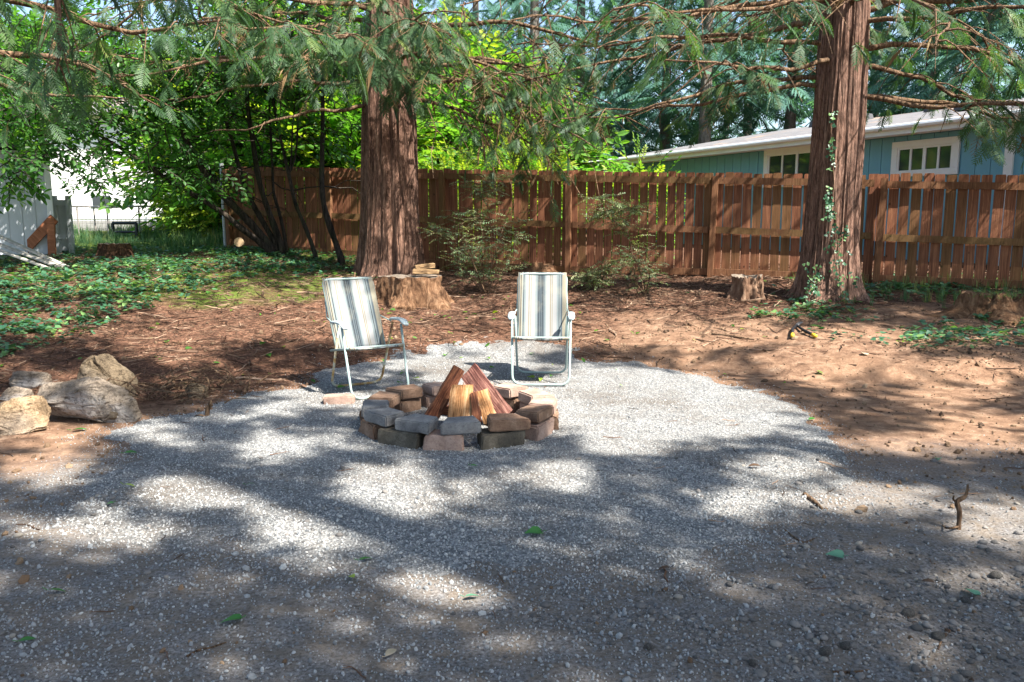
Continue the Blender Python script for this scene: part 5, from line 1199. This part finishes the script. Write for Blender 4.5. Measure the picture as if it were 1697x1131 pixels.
def rock(lab, pxl, pxr, pyt, pyb, mat, seed, tilt=(0, 0, 0), flat=.6, dpt=.7, cuts=5, lift=0):
    pc = gp((pxl+pxr)/2, pyb-3); w = (pxr-pxl)*pc.y/FOC; hgt = (pyb-pyt)*pc.y/FOC*.95
    import bmesh
    r = np.random.default_rng(seed); bm = bmesh.new(); Q = r.normal(size=(9+cuts*2, 3)); Q /= np.abs(Q).max(1)[:, None]*.55+np.linalg.norm(Q, axis=1)[:, None]*.45
    for q in Q: bm.verts.new(q)
    h_ = bmesh.ops.convex_hull(bm, input=bm.verts); bmesh.ops.delete(bm, geom=[v for v in bm.verts if not v.link_faces], context='VERTS')
    bmesh.ops.bevel(bm, geom=list(bm.edges), offset=.07, segments=2, affect='EDGES'); bmesh.ops.triangulate(bm, faces=bm.faces)
    for _ in range(3):
        le = [e for e in bm.edges if e.calc_length() > .09]
        bmesh.ops.subdivide_edges(bm, edges=le, cuts=1); bmesh.ops.triangulate(bm, faces=bm.faces)
    me = bpy.data.meshes.new('rock'); bm.to_mesh(me); bm.free(); me.materials.append(mat); me.polygons.foreach_set('use_smooth', [True]*len(me.polygons))
    V = np.array([v.co[:] for v in me.vertices]); mn, mx = V.min(0), V.max(0); V = (V-(mn+mx)/2)/(mx-mn)*2
    V += .10*np.stack([fbm(V[:, 0]*3.2+seed, V[:, 1]*3.2, V[:, 2]*3.2, k+seed, 6) for k in range(3)], 1)
    V[:, 0] *= w/2; V[:, 1] *= w*dpt/2; V[:, 2] *= hgt*.62
    me.vertices.foreach_set('co', V.ravel()); me.update()
    o = inst('rock', me, None, (pc.x, pc.y+w*dpt*.3, pc.z+hgt*.42+lift), tuple(R(a) for a in tilt)); me.set_sharp_from_angle(angle=R(32)) if hasattr(me, 'set_sharp_from_angle') else None
    return tag(o, lab, 'rock')
rock('rounded brown rock with an ochre patch, rearmost of the rock pile', 118, 228, 597, 668, MRK2, 5, (0, 22, -12), cuts=3)
rock('long angular grey rock slab with white patches in the middle of the rock pile', 50, 205, 628, 702, MRK1, 11, (14, 6, -8), cuts=6, dpt=.6)
rock('rough whitish rock end at the right of the long grey slab', 150, 228, 655, 703, MRK1, 17, (0, 10, 10), cuts=5)
rock('flat grey broken slab at the back left of the rock pile', 10, 100, 620, 647, MRK1, 23, (0, 3, 5), cuts=7, dpt=.5)
rock('sunlit buff boulder at the left edge of the picture', -18, 70, 662, 722, MRK3, 29, (0, -6, 8), cuts=3, dpt=.8)
rock('knobbly grey rock between the buff boulder and the flat slab', -5, 52, 646, 676, MRK1, 31, (0, 4, 0), cuts=4)
rock('small brownish rock in front of the long slab', 150, 200, 676, 705, MRK2, 37, (0, 0, 0), cuts=5)
rock('triangular grey-brown stone in the brush beside the gravel edge', 306, 342, 638, 664, MRK2, 41, (0, 5, 0), cuts=6)
# brush and roots right of the rocks
r_ = random.Random(12); mb = MB(); g0 = gp(285, 665); 
for i in range(60):
    a = r_.uniform(0, PI); L = r_.uniform(.15, .55); p = np.array([g0.x+r_.gauss(0, .28), g0.y+.15+r_.gauss(0, .22), g0.z+r_.uniform(.01, .12)])
    q = p + np.array([math.cos(a)*L, math.sin(a)*L*.6, r_.uniform(-.04, .14)]); mid = (p+q)/2+np.array([r_.gauss(0, .03), 0, r_.uniform(0, .06)]); mb.tube(smooth([p, mid, q], 6)-np.array(g0), np.linspace(r_.uniform(.004, .013), .002, 6), 5, 0)
tag(mb.build('brush_pile', M['limb'], None, loc=g0), 'tangle of broken roots and twigs between the rock pile and the gravel', 'brush', None, 'stuff')
def stick(name, lab, pts, rads, cat='stick', mat='limb', forks=()):
    P = smooth(pts, len(pts)*4); o3 = np.array(pts[0], float); t_ = MB(); t_.tube(P-o3, np.interp(np.linspace(0, 1, len(P)), np.linspace(0, 1, len(rads)), rads)*(1+.15*np.random.RandomState(3).randn(len(P))*.5), 7, 0)
    for a in forks: t_.tube(smooth(a[0], 8)-o3, np.linspace(a[1], .003, 8), 6, 0)
    return tag(t_.build(name, M[mat] if isinstance(mat, str) else mat, None, smooth=True, loc=tuple(o3)), lab, cat)
g = gp(1588, 878); Y = g.y
stick('upright_stick', 'crooked bare stick standing upright in the dirt at the right', [g-Vector((0, 0, .03)), at(1590, 850, Y), at(1586, 832, Y), at(1600, 822, Y), at(1604, 803, Y)], [.011, .012, .012, .008, .004], forks=[([at(1589, 836, Y), at(1580, 828, Y+.02), at(1581, 822, Y)], .007), ([g+Vector((0, 0, .015)), at(1570, 876, Y-.05), at(1560, 868, Y+.1)], .006)])
g = gp(343, 692); Y = g.y
stick('root_stub', 'short pale root stub sticking up at the left edge of the gravel', [g-Vector((0, 0, .03)), at(344, 680, Y), at(350, 664, Y)], [.02, .018, .009], forks=[([g, at(332, 688, Y-.03), at(322, 690, Y-.03)], .01), ([at(345, 676, Y), at(352, 672, Y), at(349, 668, Y)], .008)])
def ground_stick(lab, p, r, **k): return stick('fallen_stick', lab, [Vector((q.x, q.y, s1(q.x, q.y)+r*.6)) for q in [gp(a, b) for a, b in p]], [r, r, r*.5], **k)
ground_stick('short weathered grey stick lying at the right edge of the gravel', [(1333, 828), (1348, 836), (1362, 846)], .013)
ground_stick('thin curved twig lying on the dirt at the bottom right', [(1565, 1055), (1575, 1045), (1560, 1065), (1555, 1078)], .004)
ground_stick('pale twig lying flat near the bottom right pebbles', [(1380, 1115), (1410, 1117), (1440, 1113)], .004)
ground_stick('long thin twig across the dirt in the lower left', [(310, 1090), (330, 1080), (350, 1076), (375, 1066)], .004)
ground_stick('pale bare stick lying on the ivy left of the fence end', [(148, 447), (172, 440), (197, 435)], .025)
ground_stick('dead branch lying on the bank right of the right chair', [(1180, 555), (1215, 560), (1250, 565)], .014)
ground_stick('dark twig on the lower right dirt between two green leaves', [(1300, 880), (1330, 900), (1352, 893)], .004)
# boards lying by the shed
for a, b, w, lab in [((-10, 388, 12.9), (112, 443, 12.4), .09, 'upper of the long weathered boards lying by the shed'), ((-10, 402, 12.7), (118, 450, 12.3), .10, 'middle one of the long weathered boards lying by the shed'), ((-10, 412, 12.5), (122, 460, 12.1), .06, 'lowest and thinnest long weathered board lying by the shed')]:
    plank_between('weathered_board', at(*a), at(*b), w, .03, M_OLD if 'M_OLD' in globals() else m_plain('weathered_wood', (.38, .35, .31), .9, .3, 14, .5), lab, 'board', 'weathered boards lying by the shed', (0, 0, 1))

# ------------------------------------------------------------------ stumps
def m_stump(name, a, b, c): 
    m = NT(name); v = m.tc(scale=(1, 1, .25)); n = m.noise(14, 6, .75, v, .8); n2 = m.noise(4, 4, .6, m.tc()); col = m.ramp(n, [(.3, a), (.5, b), (.72, c)]); col = m.mix(m.ramp(n2, [(.5, 0.0), (.75, .6)]), col, a)
    return m.done(col, .95, m.bump(n, 1.0, .04), .1)
MS1 = m_stump('orange_rotting_wood', srgb('2E2019'), srgb('735640'), srgb('A5866A')); MS2 = m_stump('dark_rotting_wood', srgb('1E1612'), srgb('4A362A'), srgb('75583F')); MS3 = m_stump('grey_brown_stump_wood', srgb('3A2A22'), srgb('7A5E4C'), srgb('A38A74'))
MTOP1 = m_plain('weathered_cut_face', (.17, .135, .105), .95, .35, 14, .6)
def stump(lab, pxl, pxr, pyt, pyb, mat, seed, flare=.3, dpt=.9, nroot=6, top=True, jag=.02, cat='stump', name='tree_stump'):
    pc = gp((pxl+pxr)/2, pyb); w = (pxr-pxl)*pc.y/FOC/2; cy = pc.y+w*dpt*.6; z0 = h1(pc.x, cy); h_ = at(pxl, pyt, cy).z - z0
    t_ = empty(name, (pc.x, cy, z0), lab, cat); n = 120; zz = np.linspace(-.2, 1, 40); th = np.linspace(0, 2*PI, n, endpoint=False); T, Z = np.meshgrid(th, zz)
    c_, s_ = np.cos(T), np.sin(T); lob = .5+.5*np.cos(nroot*T+seed+noise(c_*2, s_*2, 0, seed)); zc = np.clip(Z, 0, 1)
    rr = w*(.80 + flare*np.exp(-zc/.3)*(.3+lob) + .10*(lob-.5)) ; rr *= 1+.16*fbm(c_*2, s_*2, Z*1.5, seed) + .06*fbm(c_*7, s_*7, Z*3, seed+1)+.03*noise(c_*20, s_*20, Z*6, seed+2)
    rr = rr*(1-.04*zc); Zr = Z*h_ + jag*sst(.75, 1, Z)*fbm(c_*4, s_*4, 0, seed+5)
    # roll the top edge in, then close with a slightly dished cut face
    X = rr*c_; Yv = rr*s_*dpt
    inst('trunk', grid_mesh('trunk', X, Yv, Zr, mat, True, wrap=True), t_)
    ks = np.linspace(1, 0, 12)[:, None]; xt = X[-1][None]*ks; yt = Yv[-1][None]*ks; zt = Zr[-1][None]*ks**.5+(1-ks**.5)*(h_-.01) + .012*fbm(xt*9, yt*9, 0, seed)*(ks < 1)
    inst('cut_face', grid_mesh('cut_face', xt, yt, zt, MTOP1 if top else mat, True, wrap=True), t_)
    return t_
sA = stump('big buttressed stump with a sunlit orange root behind the left chair', 612, 742, 458, 510, MS1, 3, .28, .8, 5)
stump('short stump with a shaggy top left of the straight right-hand cedar', 1210, 1273, 458, 500, MS3, 8, .18, .9, 7, jag=.05)
stump('dark rotting stump on the ivy bank near the shed', 152, 216, 404, 432, MS2, 14, .25, .9, 5)
stump('low crumbling brown stump mound at the fence behind the right chair', 858, 922, 438, 455, MS1, 21, .5, .8, 4, False, .08)
sE = stump('mossy rotten stump mound at the right edge by the fence', 1600, 1730, 490, 528, MS1, 27, .6, .9, 5, False, .10)
# moss on the last one
Pm = []; 
for i in range(260):
    a = random.uniform(0, 2*PI); q = random.random()**.6; Pm.append((math.cos(a)*q*.42, math.sin(a)*q*.36, at(1600, 490, sE.location.y).z-sE.location.z + random.uniform(-.02, .03)))
o = scatter('moss', P_GRASS, Pm, np.stack([rng.normal(0, .5, 260), rng.normal(0, .5, 260), rng.random(260)*6], 1), rng.uniform(.03, .07, 260), tint=rng.uniform(.6, 1, 260)); o.parent = sE; o.location = (0, 0, 0)
MWX = m_wood('weathered_split_wood', srgb('3A2A1C'), srgb('7C6448'), srgb('A08462'))
# firewood on the big stump
sa = sA.location; zt = at(612, 458, sa.y).z
place_log('upper pale split firewood piece lying on the big stump', (sa.x+.08, sa.y-.05, zt+.085), (sa.x+.34, sa.y-.02, zt+.12), .12, .07, 9, [MWX, MWX], R(90))
place_log('lower split firewood piece lying on the big stump', (sa.x+.06, sa.y-.12, zt+.035), (sa.x+.40, sa.y-.12, zt+.035), .11, .07, 10, [MWX, MWX], R(80))

# ------------------------------------------------------------------ loppers on the dirt
MBLK = m_plain('black_rubber', (.012, .012, .014), .5, .1); MYEL = m_plain('yellow_grip', (.55, .38, .03), .5, .1)
lo = gp(1322, 548); lp_ = empty('loppers', lo, 'long black loppers with yellow grip ends lying open on the dirt below the right cedar', 'loppers')
def rel(px, py, dz=.03):
    q = gp(px, py); return Vector((q.x, q.y, h1(q.x, q.y)+dz)) - Vector(lo)
for (tip, mid) in (((1313, 563), (1313, 551)), ((1351, 562), (1333, 553))):
    h_ = MB(); h_.tube([rel(1320, 545), rel(*mid), rel(*tip)], [.012, .016, .018], 8).build('handle', MBLK, lp_, smooth=True)
    a, b = rel(*mid), rel(*tip); MB().tube([b*.72+a*.28, b*.86+a*.14, b*1.04-a*.04], [.019, .022, .020], 8).build('grip', MYEL, lp_, smooth=True)
MB().tube([rel(1320, 545), rel(1324, 541), rel(1330, 539)], [.018, .02, .006], 6).build('blade', m_plain('dull_steel', (.25, .25, .26), .4, .1, 8, .1, .8), lp_)

# ------------------------------------------------------------------ fallen leaves one can point to
MLV = {}
def leafmat(name, a, b):
    m = NT(name); v = m.tc(); n = m.noise(3, 4, .6, v); c = m.ramp(n, [(.35, a), (.65, b)]); return m.done(c, .45, m.bump(m.noise(8, 3, .6, v), .3, .05), .45, 0, .15)
MLV['green'] = leafmat('fallen_green_leaf', (.03, .14, .02), (.06, .22, .03)); MLV['lime'] = leafmat('fallen_lime_leaf', (.22, .34, .03), (.36, .46, .05)); MLV['teal'] = leafmat('fallen_blue_green_leaf', (.07, .20, .12), (.12, .30, .18)); MLV['brown'] = leafmat('dry_brown_leaf', (.05, .03, .015), (.11, .06, .03)); MLV['tan'] = leafmat('pale_dry_leaf', (.35, .28, .18), (.5, .42, .3))
for i, (px, py, wpx, c_, a, k, lab) in enumerate([(884, 892, 28, 'green', 200, 'heart', 'dark green heart-shaped leaf on the gravel in front of the fire pit'), (382, 1036, 32, 'green', 190, 'heart', 'large bright green leaf lying in the lower left foreground'),
   (583, 962, 24, 'lime', 120, 'oval', 'yellow-green leaf on the gravel left of centre'), (606, 935, 24, 'green', 30, 'oval', 'curled green leaf just above the yellow-green one'), (1383, 926, 26, 'teal', 160, 'heart', 'blue-green leaf lying on the right foreground dirt'),
   (1607, 986, 26, 'teal', 100, 'heart', 'blue-green leaf standing on edge among the pebbles at the right'), (782, 994, 26, 'teal', 20, 'oval', 'dusty pale green leaf in the sun patch in the centre foreground'), (215, 813, 18, 'lime', 10, 'oval', 'olive leaf on the pale dirt patch at the left'), (182, 845, 18, 'green', 160, 'oval', 'small folded leaf at the left dirt below the olive one'),
   (95, 985, 28, 'green', 20, 'oval', 'curled dark leaf in the far left foreground'), (45, 1068, 26, 'green', 20, 'oval', 'narrow green leaf at the bottom left'), (1250, 781, 22, 'brown', 175, 'oval', 'dark curled leaf on the sunlit gravel right of the fire pit'), (132, 716, 24, 'green', 10, 'oval', 'green leaf in front of the rock pile'),
   (1100, 949, 22, 'brown', 170, 'oval', 'dark brown leaf on the gravel left of the blue-green leaf'), (1343, 974, 18, 'brown', 170, 'oval', 'dry brown leaf right of centre on the dirt'), (1538, 972, 20, 'brown', 150, 'oval', 'dry curled leaf near the upright stick'), (1432, 589, 13, 'tan', 80, 'heart', 'pale tan leaf on the sunlit dirt bank'), (216, 754, 20, 'green', 15, 'oval', 'green leaf on the gravel below the rocks'),
   (1345, 698, 14, 'green', 20, 'oval', 'small green leaf at the right gravel edge'), (648, 1090, 30, 'tan', 60, 'oval', 'pale grey dead leaf at the bottom centre left'), (415, 812, 14, 'green', 10, 'oval', 'tiny green leaf on the shaded gravel left of the pit'), (785, 779, 12, 'green', 10, 'oval', 'tiny green leaf just in front of the fire pit'), (1555, 765, 22, 'teal', 60, 'oval', 'leafy green twig tip on the right dirt')]):
    q = gp(px, py); z = s1(q.x, q.y); L = wpx*q.y/FOC*1.05; mb = MB(); add_leaf(mb, np.array((-L/2, 0, 0)), (1, 0, .12), (0, 0, 1), L, k, .28+.2*(c_ == 'brown'), .25)
    mb.tube([(-L/2, 0, 0), (-L*.8, 0, .01)], .0015, 4)
    tag(mb.build('fallen_leaf', MLV[c_], None, smooth=True, loc=(q.x, q.y, z+.016), rot=(random.uniform(-.3, .3), random.uniform(-.2, .2), R(a))), lab, 'leaf', 'single leaves fallen on the yard')
# a few river stones one can pick out
for i, (px, py, wpx, lab) in enumerate([(1368, 1085, 26, 'grey egg-shaped cobble at the bottom right of the picture'), (1505, 1020, 26, 'flat grey cobble right of the egg-shaped one'), (1555, 1058, 24, 'pale grey cobble near the bottom right corner'), (1402, 1075, 22, 'round grey cobble just right of the egg-shaped one'), (1650, 957, 22, 'pale cobble near the right edge below the stick'), (1247, 1103, 20, 'tall grey cobble at the bottom right of centre'), (1075, 1075, 18, 'small smooth cobble at the bottom centre right'), (1600, 1000, 20, 'dark cobble beside the blue-green leaf at the right')]):
    q = gp(px, py); L = wpx*q.y/FOC/2; L *= 1.0; me = stone_mesh('cobble', m_rock('cobble_stone_%s' % 'abcdefgh'[i], srgb('66625E'), srgb('8C8882'), srgb('A8A29A'), .1), 3, .12, .62, 60+i, True)
    tag(inst('cobble', me, None, (q.x, q.y, s1(q.x, q.y)+L*.3), (random.uniform(-.2, .2), 0, random.uniform(0, 3)), (L, L, L)), lab, 'stone')
